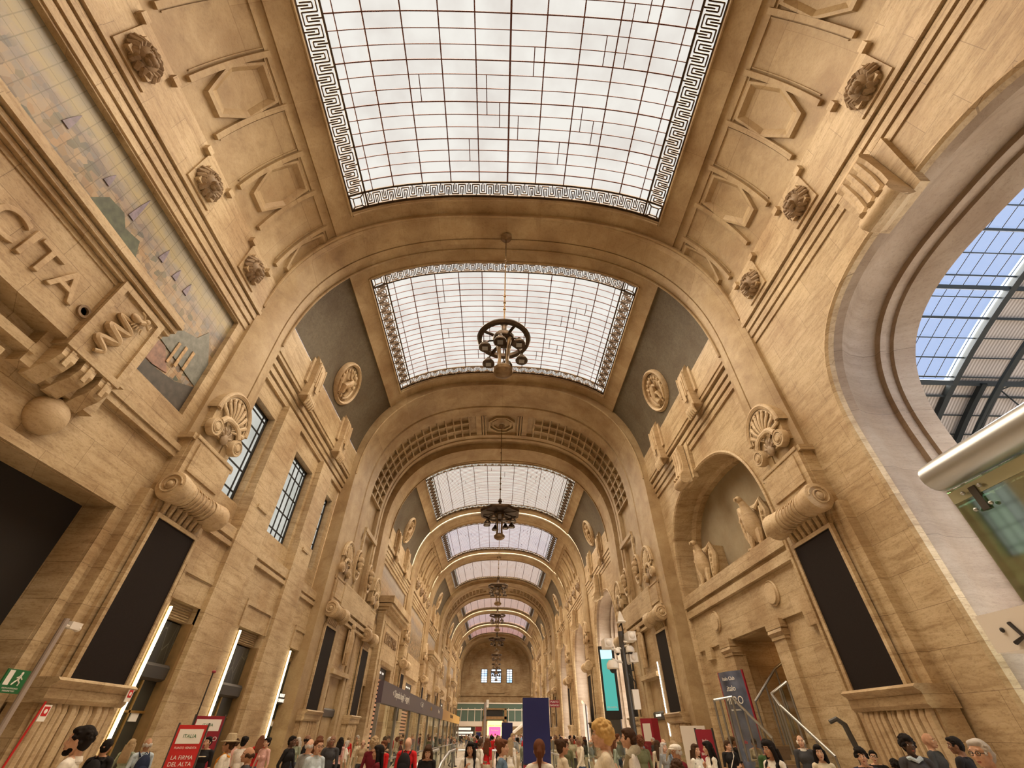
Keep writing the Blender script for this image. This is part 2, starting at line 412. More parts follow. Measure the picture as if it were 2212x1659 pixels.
# ------------------------------------------------------------------ walls
def flatwall(mb, sd, d, y0, y1, z0, z1, holes=(), t=.4):
    ys = sorted({y0, y1, *[max(y0, h[0]) for h in holes], *[min(y1, h[1]) for h in holes]}); zs = sorted({z0, z1, *[max(z0, h[2]) for h in holes], *[min(z1, h[3]) for h in holes]})
    for a, b in zip(ys, ys[1:]):
        for c, e in zip(zs, zs[1:]):
            m = ((a+b)/2, (c+e)/2)
            if any(h[0] < m[0] < h[1] and h[2] < m[1] < h[3] for h in holes): continue
            mb.add([(sd*d, a, c), (sd*d, b, c), (sd*d, b, e), (sd*d, a, e)], [(0, 1, 2, 3)])
    for h in holes:
        tt = h[4] if len(h) > 4 else t
        for (p, q) in (((h[0], h[2]), (h[0], h[3])), ((h[1], h[2]), (h[1], h[3])), ((h[0], h[3]), (h[1], h[3])), ((h[0], h[2]), (h[1], h[2]))):
            mb.add([(sd*d, p[0], p[1]), (sd*d, q[0], q[1]), (sd*(d+tt), q[0], q[1]), (sd*(d+tt), p[0], p[1])], [(0, 1, 2, 3)])
def bx(mb, sd, d0, d1, y0, y1, z0, z1):
    mb.box(min(sd*d0, sd*d1), max(sd*d0, sd*d1), y0, y1, z0, z1)
def archcurve(yc, ha, b, zs, n, k=24, z0=-.3):
    h = [(ha, z0), (ha, zs)]+superell(ha, b, zs, n, k)[1:]
    return [(yc+x, z) for x, z in h]+[(yc-x, z) for x, z in h[-2::-1]]
def archwall(mb, sd, d, y0, y1, z0, z1, cv):
    lo, hi = min(p[0] for p in cv), max(p[0] for p in cv)
    for a, b in ((y0, lo), (hi, y1)):
        if b > a: mb.add([(sd*d, a, z0), (sd*d, b, z0), (sd*d, b, z1), (sd*d, a, z1)], [(0, 1, 2, 3)])
    c = [p for p in cv if p[1] > z0+.01]
    for p, q in zip(c, c[1:]):
        if abs(p[0]-q[0]) > 1e-4: mb.add([(sd*d, p[0], p[1]), (sd*d, q[0], q[1]), (sd*d, q[0], z1), (sd*d, p[0], z1)], [(0, 1, 2, 3)])
def loftcurves(mb, sd, sts):  # sts: [(d, curve)]
    n = len(sts[0][1])
    for (d0, A), (d1, B) in zip(sts, sts[1:]):
        o = [(sd*d0, p[0], p[1]) for p in A]+[(sd*d1, p[0], p[1]) for p in B]
        mb.add(o, [(i, i+1, n+i+1, n+i) for i in range(n-1)])

wl, wr = MB(), MB(); tr = MB()
def upper_lines(mb, sd, y0, y1, d, zs=(13.95, 14.35, 14.75), z1=15.35):
    """stepped fasciae below the spring of the vault"""
    for k, z in enumerate(zs): bx(mb, sd, d, d-.05-.05*k, y0, y1, z+.06, z+.40)
    bx(mb, sd, d, d-.30, y0, y1, z1, z1+.28)

# left bay 1: portal, inscription frieze, mosaic picture, masks above
y0, y1 = -3.5, 12.3
flatwall(wl, -1, 10.6, y0, y1, -.3, 9.7, [(1.0, 11.35, -.3, 6.4, .9)])
flatwall(wl, -1, 10.6, y0, y1, 9.7, 17.4, [(-1.2, 11.75, 9.75, 14.25, .22)])
bx(tr, -1, 10.7, 10.42, 8.9, 12.2, 8.42, 8.61); bx(tr, -1, 10.7, 10.36, 8.9, 12.2, 8.62, 8.80)
for k, z in enumerate((14.33, 14.66, 14.99)): bx(tr, -1, 10.7, 10.55-.045*k, y0, y1, z, z+.26)
bx(tr, -1, 10.7, 10.38, y0, y1, 15.32, 15.50)
# frame around the dark portal
for a in ((.75, .99), (11.36, 11.62)): bx(tr, -1, 10.62, 10.5, a[0], a[1], -.3, 6.4)
bx(tr, -1, 10.62, 10.5, .75, 11.62, 6.41, 6.65)
# projecting frieze with cornice, ends at y=9.1
fr = MB()
bx(fr, -1, 10.6, 10.10, -3.5, 9.0, 8.8, 10.55)
bx(fr, -1, 10.6, 10.02, -3.5, 9.0, 8.62, 8.86)
for k, (z, e) in enumerate(((10.55, .05), (10.70, .16), (10.86, .26), (11.05, .36), (11.22, .30))): bx(fr, -1, 10.6, 10.12-e, -3.5, 9.0+e*.4, z, z+.13)
bx(fr, -1, 10.6, 9.98, 7.1, 8.75, 8.45, 10.75)      # emblem block
for a, b, c, e in ((7.1, 7.28, 8.45, 10.75), (8.57, 8.75, 8.45, 10.75), (7.28, 8.57, 8.45, 8.62), (7.28, 8.57, 10.58, 10.75)): bx(fr, -1, 9.99, 9.90, a, b, c, e)
for k in range(3):
    yy = 7.16+k*.56
    fr.mould([(10.45, 8.45), (9.95, 8.45), (9.92, 8.2), (10.02, 7.95), (10.2, 7.8), (10.35, 7.6), (10.45, 7.6)], 'y', yy, yy+.38, -1)
    bx(fr, -1, 9.93, 9.89, yy+.13, yy+.25, 8.0, 8.4)
bx(fr, -1, 10.6, 10.3, 6.9, 9.0, 7.75, 8.62)
bx(fr, -1, 10.6, 10.25, -3.5, 7.0, 8.0, 8.2); bx(fr, -1, 10.6, 10.32, -3.5, 6.6, 7.6, 7.75)
struct(fr, 'wall_left_frieze', 'wall_stone')
# left bay 2 (windows and three shop doors) -- also reused further down the hall
def bay_windows(sd, y0, y1, yc, tgt):
    W = [(yc-6.0, yc-4.15), (yc-1.25, yc+1.25), (yc+3.35, yc+5.1)]
    D = [(yc-5.85, yc-4.15), (yc-1.15, yc+1.15), (yc+4.45, yc+6.05)]
    flatwall(tgt, sd, 10.62, y0, y1, -.3, 7.9, [(a, b, -.3, 5.05, .8) for a, b in D])
    tgt.add([(sd*10.62, y0, 7.9), (sd*10.62, y1, 7.9), (sd*10.95, y1, 8.0), (sd*10.95, y0, 8.0)], [(0, 1, 2, 3)])
    flatwall(tgt, sd, 10.92, y0, y1, 8.0, 17.6, [(max(a, y0+.3), b, 8.95, 13.25, .45) for a, b in W])
    for a, b in ((yc-4.1, yc-2.1), (yc+1.4, yc+3.3)):
        bx(tgt, sd, 11., 10.58, a+.1, b-.1, 9.4, 14.2); bx(tgt, sd, 11., 10.46, a, b, 7.9, 9.55)
        bx(tgt, sd, 10.7, 10.44, a-.05, b+.05, -.3, 7.95); bx(tgt, sd, 10.46, 10.40, a+.55, b-.55, 9.15, 9.3)
    for a, b in ((y0, yc-4.1), (yc-2.1, yc+1.4), (yc+3.3, y1)):
        bx(tr, sd, 10.7, 10.50, a, b, 7.25, 7.42); bx(tr, sd, 10.7, 10.52, a, b, 7.55, 7.95)
    for k, z in enumerate((14.2, 14.55, 14.9)): bx(tr, sd, 11., 10.80-.07*k, y0, y1, z, z+.27)
    bx(tr, sd, 11., 10.55, y0, y1, 15.3, 15.62)
    for a, b in D: 
        a = max(a, y0+.3)
        bx(tr, sd, 10.63, 10.56, a-.15, b+.15, 5.85, 6.05); bx(tr, sd, 10.63, 10.56, a-.15, a-.01, 5.05, 5.85); bx(tr, sd, 10.63, 10.56, b+.01, b+.15, 5.05, 5.85)
    return W, D
WIN2, DOOR2 = bay_windows(-1, 14.4, 27.1, 21.25, wl)

def big_arch(sd, yc, y0, y1, tgt, jam, ha=5.1, b=4.95, zs=8., z1=17.4, d=10.6):
    cv = lambda e, f=0.: archcurve(yc, ha-e, b-e-f, zs, 2.75)
    archwall(tgt, sd, d, y0, y1, -.3, z1, cv(0))
    # roll moulding, then a wide hollow soffit, then inner rolls
    loftcurves(tgt, sd, [(d, cv(0)), (d-.06, cv(-.02)), (d-.09, cv(.05)), (d-.03, cv(.13)), (d+.12, cv(.16))])
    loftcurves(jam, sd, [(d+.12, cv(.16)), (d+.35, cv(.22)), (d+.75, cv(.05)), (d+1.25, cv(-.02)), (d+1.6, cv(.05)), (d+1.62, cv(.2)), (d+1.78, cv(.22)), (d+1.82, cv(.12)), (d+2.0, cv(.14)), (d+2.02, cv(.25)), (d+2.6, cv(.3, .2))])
    for k, z in enumerate((14.33, 14.66, 14.99)): bx(tr, sd, d+.1, d-.05-.045*k, y0, y1, z, z+.26)
    bx(tr, sd, d+.1, d-.22, y0, y1, 15.32, 15.50)
jam = MB()
big_arch(1, 5.3, -3.5, 12.3, wr, jam)
big_arch(1, 46.8, 39.8, 53.9, wr, jam); big_arch(1, 63.2, 56.1, 70.3, wr, jam); big_arch(1, 79.3, 72.5, 86., wr, jam)
big_arch(1, 104.8, 98.4, 111.4, wr, jam); big_arch(1, 120.8, 113.6, 128., wr, jam); big_arch(1, 136.6, 130.2, 143.1, wr, jam)
# right bay 2: the same arch closed by a lintel and a plastered tympanum
cv = lambda e: archcurve(21.2, 5.45-e, 5.1-e, 8., 2.6)
archwall(wr, 1, 10.9, 14.4, 27.1, -.3, 17.6, cv(0))
loftcurves(wr, 1, [(10.9, cv(0)), (10.82, cv(-.02)), (10.78, cv(.06)), (10.84, cv(.14)), (10.95, cv(.17)), (11.9, cv(.20)), (12.1, cv(.34)), (12.5, cv(.36))])
for k, z in enumerate((14.2, 14.55, 14.9)): bx(tr, 1, 11., 10.80-.07*k, 14.4, 27.1, z, z+.27)
bx(tr, 1, 11., 10.55, 14.4, 27.1, 15.3, 15.62)
ty = MB(); c = [p for p in cv(.3) if p[1] >= 7.]
ty.prism([(12.42, p[0], p[1]) for p in c], (.3, 0, 0)); struct(ty, 'wall_right_tympanum', 'plaster_olive')
lt = MB()
bx(lt, 1, 12.5, 10.74, 15.8, 26.6, 7.18, 7.75); bx(lt, 1, 12.5, 10.90, 15.8, 26.6, 7.02, 7.18); bx(lt, 1, 12.5, 10.80, 15.8, 26.6, 6.68, 7.02)
bx(lt, 1, 12.5, 10.98, 15.8, 26.6, 5.1, 6.68)
for a, b in ((15.8, 18.7), (22.9, 26.6)): bx(lt, 1, 12.5, 11.1, a, b, -.3, 5.2)
for a, b in ((18.1, 18.95), (22.65, 23.5)):        # door pilasters with cushion capitals
    bx(lt, 1, 11.5, 10.92, a, b, -.3, 4.55); bx(lt, 1, 11.5, 10.82, a-.12, b+.12, 4.85, 5.15); bx(lt, 1, 11.5, 10.88, a-.05, b+.05, 4.5, 4.6)
    lt.mould([(11.4, 4.6), (10.90, 4.6), (10.80, 4.72), (10.84, 4.85), (11.4, 4.85)], 'y', a-.08, b+.08)
for a, b in ((15.8, 16.5), (24.9, 25.6)): bx(lt, 1, 11.5, 10.9, a, b, 4.6, 5.15)
struct(lt, 'wall_right_lintel', 'wall_stone')
rec = MB(); rec.box(11.2, 19., 18.6, 18.74, -.3, 5.2); rec.box(11.2, 19., 22.86, 23.0, -.3, 5.2); rec.box(19., 19.1, 18.6, 23., -.3, 5.2); rec.box(11.2, 19., 18.6, 23., 5.06, 5.2)
struct(rec, 'wall_stair_recess', 'wall_stone')
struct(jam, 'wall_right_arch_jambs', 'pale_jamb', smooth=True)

# wide arch niches and the far left bays
def niche_wall(sd, yc, tgt, dh=4.4):
    flatwall(tgt, sd, 10.25, yc-3.4, yc+3.4, -.3, 8.0, [(yc-1.6, yc+1.6, -.3, dh, .8)])
    bx(tr, sd, 10.35, 10.0, yc-3.6, yc+3.6, 7.15, 7.3); bx(tr, sd, 10.35, 10.02, yc-3.6, yc+3.6, 7.5, 7.75); bx(tr, sd, 10.35, 9.98, yc-3.6, yc+3.6, 7.9, 9.3)
    bx(tr, sd, 10.3, 10.05, yc-1.9, yc+1.9, dh+.1, dh+.35)
    # ledge, panel frame above
    bx(tr, sd, 10.2, 10.0, yc-1.7, yc+1.7, 13.4, 13.7)
    for a, b in ((yc-1.7, yc-1.45), (yc+1.45, yc+1.7)): bx(tr, sd, 10.2, 10.06, a, b, 9.3, 13.4)
for sd, t in ((-1, wl), (1, wr)):
    niche_wall(sd, 33.6, t); niche_wall(sd, 92.2, t); niche_wall(sd, 148.3, t)

def portal_bay(sd, yc, y0, y1, tgt, up=False):
    """mosaic picture above a pedimented portal"""
    flatwall(tgt, sd, 10.6, y0, y1, -.3, 17.5, [(yc-2.2, yc+2.2, -.3, 6.3, .7), (yc-6., yc-4.2, -.3, 4.6, .5), (yc+4.2, yc+6., -.3, 4.6, .5), (y0+.6, y1-.6, 9.0, 13.9, .15)])
    if up:
        bx(tr, sd, 10.7, 10.1, yc-4.3, yc+4.3, 6.3, 10.0)
        for k, (z, e) in enumerate(((10., .1), (10.2, .35), (10.45, .6), (10.75, .75))): bx(tr, sd, 10.7, 10.1-e, yc-4.3-e*.6, yc+4.3+e*.6, z, z+.25+(k == 3)*.3)
        for a, b in ((yc-4.3, yc-2.3), (yc+2.3, yc+4.3)): bx(tr, sd, 10.7, 10.1, a, b, -.3, 6.3)
        bx(tr, sd, 10.1, 10.04, yc-3.6, yc+3.6, 9.35, 9.45); bx(tr, sd, 10.1, 10.04, yc-3.6, yc-3.5, 2., 9.4); bx(tr, sd, 10.1, 10.04, yc+3.5, yc+3.6, 2., 9.4)
        for k in range(26): bx(tr, sd, 10.12, 10.0, yc-2.5+k*.2, yc-2.42+k*.2, 6.25, 6.6)
    else:
        bx(tr, sd, 10.7, 10.3, yc-5., yc+5., 6.8, 8.9)
    for z in (7.3, 7.6): bx(tr, sd, 10.65, 10.48, y0, y1, z, z+.2)
    for k, z in enumerate((14.2, 14.5, 14.8)): bx(tr, sd, 10.7, 10.5-.05*k, y0, y1, z, z+.26)
    bx(tr, sd, 10.7, 10.3, y0, y1, 15.2, 15.5)
PORT = [(46.8, 39.8, 53.9, True), (63.2, 56.1, 70.3, False), (79.3, 72.5, 86., True), (104.8, 98.4, 111.4, False), (120.8, 113.6, 128., True), (136.6, 130.2, 143.1, False)]
for yc, y0, y1, up in PORT: portal_bay(-1, yc, y0, y1, wl, up)
struct(wl, 'wall_left', 'wall_stone'); struct(wr, 'wall_right', 'wall_stone'); struct(tr, 'trim_1', 'wall_stone')

# end wall with three windows, back wall behind the camera
ew = MB()
def yrect(mb, y, x0, x1, z0, z1): mb.add([(x0, y, z0), (x1, y, z0), (x1, y, z1), (x0, y, z1)], [(0, 1, 2, 3)])
EW = [(-4.5, -2.6), (-1.55, 1.55), (3.1, 4.9)]
xs = [-11.5, -4.5, -2.6, -1.55, 1.55, 3.1, 4.9, 11.5]
yrect(ew, 153.2, -11.5, 11.5, 8.3, 13.3); yrect(ew, 153.2, -11.5, 11.5, 16.8, 25.)
for a, b in zip(xs, xs[1:]):
    if (a, b) not in EW: yrect(ew, 153.2, a, b, 13.3, 16.8)
ew.tube([(x*.80, 153.15, 15+(z-15)*.84) for x, z in profile(AIN) if z > 15.2], .12, 6)
ew.tube([(x*.72, 153.15, 15+(z-15)*.74) for x, z in profile(AIN) if z > 15.2], .09, 6)
for k in range(30):
    t = pi*(k+.5)/30; c_, s_ = cos(t), sin(t)
    a, b, zs, n = AIN
    x = .76*a*(1 if c_ > 0 else -1)*abs(c_)**(2/n); z = 15+.79*b*s_**(2/n)
    ew.box(x-.28, x+.28, 153.0, 153.2, z-.28, z+.28)
ew.box(-10.5, 10.5, 152.8, 153.2, 8.3, 8.6); ew.box(-10.5, 10.5, 152.9, 153.2, 10.2, 10.4); ew.box(-2.5, 2.5, 152.9, 153.2, 10.9, 12.4)
yrect(ew, 153.2, -11.5, 11.5, -.3, 8.3)
struct(ew, 'wall_back', 'wall_stone')
bw = MB(); yrect(bw, -3.6, -11.5, 11.5, -.3, 25.5); struct(bw, 'wall_front', 'wall_stone')
fl = MB(); fl.add([(-12, -4, -LIFT), (95, -4, -LIFT), (95, 155, -LIFT), (-12, 155, -LIFT)], [(0, 1, 2, 3)])
m, nt, b = newmat('floor_stone'); M['floor_stone'] = m
g = N(nt, 'ShaderNodeNewGeometry'); br = N(nt, 'ShaderNodeTexBrick'); nt.links.new(g.outputs['Position'], br.inputs['Vector'])
br.inputs['Scale'].default_value = 1; br.inputs['Brick Width'].default_value = 1.2; br.inputs['Row Height'].default_value = 1.2; br.offset = 0; br.inputs['Mortar Size'].default_value = .01
br.inputs['Color1'].default_value = (.50, .43, .35, 1); br.inputs['Color2'].default_value = (.60, .53, .44, 1); br.inputs['Mortar'].default_value = (.15, .12, .1, 1)
nt.links.new(br.outputs['Color'], b.inputs['Base Color']); b.inputs['Roughness'].default_value = .22
struct(fl, 'floor', 'floor_stone')
# near-black boxes standing in for unlit depth behind shop doors and portal, pale reveals beyond the right hand arches
dk = MB()
dk.box(-16., -11.45, -3., 13., -.3, 8.); dk.box(-16., -11.40, 14.4, 27.1, -.3, 7.); dk.box(-16., -11.02, 30., 37.2, -.3, 7.)
for yc, y0, y1, up in PORT: dk.box(-15., -11.25, y0, y1, -.3, 7.)
dk.box(11.02, 15., 30., 37.2, -.3, 7.); dk.box(-15, -11.02, 88, 96, -.3, 7); dk.box(11.02, 15, 88, 96, -.3, 7); dk.box(11.02, 15, 144.5, 152, -.3, 7); dk.box(-15, -11.02, 144.5, 152, -.3, 7)
struct(dk, 'wall_shop_interior', 'dark_inside')
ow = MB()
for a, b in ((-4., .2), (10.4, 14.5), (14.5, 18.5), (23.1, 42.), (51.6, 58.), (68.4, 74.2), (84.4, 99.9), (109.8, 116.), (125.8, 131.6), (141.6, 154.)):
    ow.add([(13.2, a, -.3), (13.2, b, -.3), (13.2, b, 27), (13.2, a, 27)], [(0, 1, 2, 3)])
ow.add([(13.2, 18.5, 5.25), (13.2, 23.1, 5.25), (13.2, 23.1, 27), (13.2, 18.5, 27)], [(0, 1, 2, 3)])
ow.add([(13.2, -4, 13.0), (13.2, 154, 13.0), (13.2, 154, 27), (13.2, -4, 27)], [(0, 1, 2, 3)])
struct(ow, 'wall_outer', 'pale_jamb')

# mosaic pictures
def mosaic_mat(name, stops, seed, tile=.32, ZB=12.0, ZS=2.25):
    m, nt, b = newmat(name); M[name] = m
    g = N(nt, 'ShaderNodeNewGeometry'); sx = N(nt, 'ShaderNodeSeparateXYZ'); nt.links.new(g.outputs['Position'], sx.inputs[0])
    no = N(nt, 'ShaderNodeTexNoise'); no.inputs['Scale'].default_value = .55; no.inputs['Detail'].default_value = 8; no.inputs['Roughness'].default_value = .7
    mp = N(nt, 'ShaderNodeMapping'); mp.inputs['Location'].default_value = (seed, seed*2, 0); nt.links.new(g.outputs['Position'], mp.inputs[0]); nt.links.new(mp.outputs[0], no.inputs['Vector'])
    h = mathn(nt, 'ADD', mathn(nt, 'MULTIPLY', mathn(nt, 'SUBTRACT', sx.outputs[2], ZB), 1/ZS), mathn(nt, 'MULTIPLY', mathn(nt, 'SUBTRACT', no.outputs['Fac'], .5), .7))
    c = ramp(nt, h, stops)
    vo = N(nt, 'ShaderNodeTexVoronoi'); vo.inputs['Scale'].default_value = 5.5; vo.inputs['Randomness'].default_value = .6; nt.links.new(mp.outputs[0], vo.inputs['Vector'])
    vc = ramp(nt, vo.outputs['Color'], [(.15, (.05, .065, .035)), (.35, (.36, .22, .10)), (.5, (.14, .10, .07)), (.65, (.42, .30, .17)), (.85, (.20, .18, .16))])
    lower = mathn(nt, 'MULTIPLY', mathn(nt, 'SUBTRACT', 1., mathn(nt, 'MINIMUM', mathn(nt, 'MAXIMUM', mathn(nt, 'MULTIPLY', h, 1.15), 0.), 1.)), 1.15)
    c = mixc(nt, lower, c, vc)
    br = N(nt, 'ShaderNodeTexBrick'); nt.links.new(combine(nt, sx.outputs[1], sx.outputs[2]), br.inputs['Vector']); br.offset = 0
    br.inputs['Scale'].default_value = 1; br.inputs['Brick Width'].default_value = tile; br.inputs['Row Height'].default_value = tile; br.inputs['Mortar Size'].default_value = .012
    br.inputs['Color1'].default_value = (1, 1, 1, 1); br.inputs['Color2'].default_value = (.9, .9, .88, 1); br.inputs['Mortar'].default_value = (.6, .58, .5, 1)
    c = mixc(nt, 1., c, br.outputs['Color'], 'MULTIPLY')
    nt.links.new(c, b.inputs['Base Color']); b.inputs['Roughness'].default_value = .45
mosaic_mat('mosaic_city', [(.0, (.055, .05, .04)), (.18, (.09, .10, .07)), (.32, (.30, .19, .09)), (.44, (.24, .20, .15)), (.55, (.13, .12, .15)), (.66, (.27, .24, .19)), (.78, (.34, .28, .14)), (1., (.25, .23, .18))], 3.)
mosaic_mat('mosaic_sky', [(.0, (.10, .09, .08)), (.3, (.24, .20, .15)), (.5, (.45, .38, .30)), (.62, (.25, .25, .27)), (.8, (.45, .33, .20)), (1., (.40, .36, .30))], 11., tile=.42, ZB=10., ZS=4.)
mosaic_mat('mosaic_brown', [(.0, (.14, .12, .09)), (.35, (.33, .22, .12)), (.6, (.45, .33, .21)), (.8, (.30, .27, .25)), (1., (.40, .35, .30))], 23., tile=.42, ZB=10., ZS=4.)
mz = MB(); bx(mz, -1, 10.82, 10.78, -1.2, 11.75, 9.75, 14.25)
o = mz.build('mosaic_picture', 'mosaic_city'); tag(o, 'long mosaic panorama of a city under a yellow sky above the inscription', 'mosaic')
# roofs and spires standing out of the panorama, thin inlaid pieces
def inlay(poly, mat, name='inlay'):
    q = MB(); q.prism([(-10.775+(.03 if name == 'column' else 0), y, z) for y, z in poly], (.02, 0, 0)); return q.build(name, mat, parent=o)
simple('tess_violet', (.17, .14, .20), .5, noise=.3, nscale=6); simple('tess_green', (.05, .065, .035), .5, noise=.5, nscale=5); simple('tess_ochre', (.42, .27, .12), .5, noise=.35, nscale=7)
simple('tess_rose', (.26, .14, .10), .5, noise=.35, nscale=6); simple('tess_slate', (.15, .16, .14), .5, noise=.35, nscale=6); simple('tess_dark', (.05, .042, .034), .5, noise=.5, nscale=4)
random.seed(4)
for y, h in ((4.2, .7), (5.6, .5), (6.6, 1.15), (8.0, .6), (8.7, .5), (9.3, .55)):
    inlay([(y-.10, 13.0), (y+.10, 13.0), (y+.06, 13.0+h*.5), (y, 13.0+h*.9), (y-.06, 13.0+h*.5)], 'tess_violet', 'spire')
inlay([(9.2, 11.2), (11.72, 10.95), (11.72, 12.0), (11.0, 12.9), (10.7, 12.3), (10.0, 12.0)], 'tess_slate', 'roof')
inlay([(9.0, 10.35), (9.0, 11.0), (9.9, 11.1), (10.5, 10.5), (9.9, 10.35)], 'tess_rose', 'facade')
inlay([(10.2, 10.75), (10.2, 11.6), (10.3, 11.6), (10.3, 10.75)], 'tess_ochre', 'column')
inlay([(10.5, 10.85), (10.5, 11.7), (10.62, 11.7), (10.62, 10.85)], 'tess_ochre', 'column')
inlay([(10.85, 11.0), (10.85, 11.8), (10.97, 11.8), (10.97, 11.0)], 'tess_ochre', 'column')
inlay([(9.0, 9.75), (11.72, 9.75), (11.72, 10.9), (10.9, 10.5), (9.9, 10.3), (9.2, 10.3)], 'tess_dark', 'street')
inlay([(5.0, 9.9), (7.0, 9.9), (7.6, 11.9), (7.2, 12.75), (6.7, 12.6), (6.4, 12.9), (5.9, 12.8), (5.4, 11.8)], 'tess_green', 'park')
for i, (yc, y0, y1, up) in enumerate(PORT):
    q = MB(); bx(q, -1, 10.76, 10.72, y0+.6, y1-.6, 9.0, 13.9)
    tag(q.build('mosaic_picture', ('mosaic_brown', 'mosaic_sky')[i % 2]), ('mosaic picture in warm browns above the inscribed coffee house portal', 'pale grey mosaic picture with bright glare above a stepped stone parapet', 'brown mosaic picture beyond the second masked bay',
        'small mosaic picture beyond the second coffered arch', 'distant mosaic picture above the far portal', 'farthest mosaic picture beside the end arch')[i], 'mosaic', 'mosaic pictures along the hall')
# ------------------------------------------------------------------ skylights
def make_skylight(L, rows, thick, panes, seed):
    """Curved laylight, y from -L/2 to L/2; parts: glass, bars, key pattern border."""
    root = thing('skylight', '', 'skylight')
    o_ = -.07
    # arc length table
    n = 160; T = [TSK+(pi/2-TSK)*k/n for k in range(n+1)]; S = [0.]
    for a, b in zip(T, T[1:]):
        p, q = vpt(a), vpt(b); S.append(S[-1]+hypot(p[0]-q[0], p[2]-q[2]))
    H = S[-1]
    def at(u, y, off=o_):      # u: signed arc length from the crown, -H..H
        s = H-abs(u); k = 0
        lo, hi = 0, n
        while hi-lo > 1:
            m_ = (lo+hi)//2
            if S[m_] <= s: lo = m_
            else: hi = m_
        f = (s-S[lo])/(S[hi]-S[lo]) if S[hi] > S[lo] else 0
        return vpt(T[lo]+(T[hi]-T[lo])*f, off, 1 if u >= 0 else -1, y)
    g = MB(); g.grid(lambda u, v: at(-H+2*H*u, -L/2+L*v, -.15), 48, 2)
    g.build('glass', panes, root, smooth=True)
    def bar(mb, u0, y0, u1, y1, w, h, off=o_):
        if abs(u1-u0) < 1e-6: k = 1
        else: k = max(1, int(abs(u1-u0)/.8))
        for i in range(k):
            a = (u0+(u1-u0)*i/k, y0+(y1-y0)*i/k); b = (u0+(u1-u0)*(i+1)/k, y0+(y1-y0)*(i+1)/k)
            d = (b[0]-a[0], b[1]-a[1]); l = hypot(*d) or 1; nx, ny = -d[1]/l*w/2, d[0]/l*w/2
            c = [(a[0]-nx, a[1]-ny), (b[0]-nx, b[1]-ny), (b[0]+nx, b[1]+ny), (a[0]+nx, a[1]+ny)]
            mb.hexa([at(p, q, off-h/2) for p, q in c]+[at(p, q, off+h/2) for p, q in c])
    B = .95; ui, yi = H-B, L/2-B*.8
    mn = MB(); cols = 10; cw = 2*ui/cols; rh = 2*yi/rows
    for k in range(1, cols): bar(mn, -ui+cw*k, -yi, -ui+cw*k, yi, .055, .07)
    for e in (-1, 1): bar(mn, e*(ui-.42), -yi, e*(ui-.42), yi, .04, .05)
    rnd = random.Random(seed); skip = set()
    for k in range(1, rows):
        bar(mn, -ui, -yi+rh*k, ui, -yi+rh*k, .042 if k % thick == 0 else (.028 if rows < 25 else .042), .04 if rows < 25 else .03)
    for j in range(16):        # short upright bars of the staggered panes
        c_, r_ = rnd.randrange(1, cols-1), rnd.randrange(1, rows-3)
        u = -ui+cw*c_+cw*rnd.choice((.3, .7)); bar(mn, u, -yi+rh*r_, u, -yi+rh*(r_+2), .04, .05)
    mn.build('glazing_bars', 'muntin', root)
    kb = MB()
    for e in (-1, 1):
        bar(kb, e*ui, -L/2, e*ui, L/2, .09, .07); bar(kb, e*(H-.05), -L/2, e*(H-.05), L/2, .12, .09)
        bar(kb, -H, e*yi, H, e*yi, .09, .07); bar(kb, -H, e*(L/2-.05), H, e*(L/2-.05), .12, .09)
    key = [(0, .12, 0, .88), (0, .88, .5, .88), (.5, .88, .5, .12), (.5, .12, 1, .12), (.14, .12, .14, .70), (.14, .70, .36, .70), (.36, .70, .36, .12), (.25, 0, .25, .52), (.64, .88, .64, .30), (.64, .30, .86, .30), (.86, .30, .86, .88), (.75, 1., .75, .48)]
    m_ = int(round(2*yi/.74)); uw = 2*yi/m_
    for e in (-1, 1):
        for k in range(m_):
            for (a, b, c, d) in key:
                ff = lambda q: q
                bar(kb, e*(ui+.05+(B-.15)*ff(b)), -yi+uw*(k+a), e*(ui+.05+(B-.15)*ff(d)), -yi+uw*(k+c), .05, .06)
    m_ = int(round(2*ui/.74)); uw = 2*ui/m_; Bh = L/2-yi
    for e in (-1, 1):
        for k in range(m_):
            for (a, b, c, d) in key:
                ff = lambda q: q
                bar(kb, -ui+uw*(k+a), e*(yi+.05+(Bh-.15)*ff(b)), -ui+uw*(k+c), e*(yi+.05+(Bh-.15)*ff(d)), .05, .06)
        for f in (-1, 1):      # corner squares
            cu, cy = e*(ui+B/2), f*(yi+Bh/2)
            for r in (.36, .20):
                q = [(cu-r, cy-r), (cu+r, cy-r), (cu+r, cy+r), (cu-r, cy+r)]
                for a, b in zip(q, q[1:]+q[:1]): bar(kb, *a, *b, .05, .06)
            for a, b in ((-1, -1), (1, -1), (1, 1), (-1, 1)): bar(kb, cu+a*.2, cy+b*.2, cu+a*.42, cy+b*.36, .05, .06)
    kb.build('key_pattern_border', 'bronze', root)
    return root
skA = make_skylight(11., 19, 3, 'sky_panes', 3); skB = make_skylight(11., 34, 6, 'sky_panes_white', 9); skC = dup(skB)
for c in skC.children:
    if c.name.startswith('glass'): c.data = c.data.copy(); c.data.materials[0] = M['sky_panes_cream']
SKL = ['largest skylight with a bronze key pattern border, directly overhead', 'second skylight, seen above the round bronze chandelier', 'third skylight with close set bars, past the coffered arch', 'fourth skylight, pure white, between masked walls',
       'fifth skylight with a yellowish tint, above the third chandelier', 'sixth skylight past the second coffered arch', 'seventh skylight, a bright narrow strip', 'last and smallest skylight before the end wall']
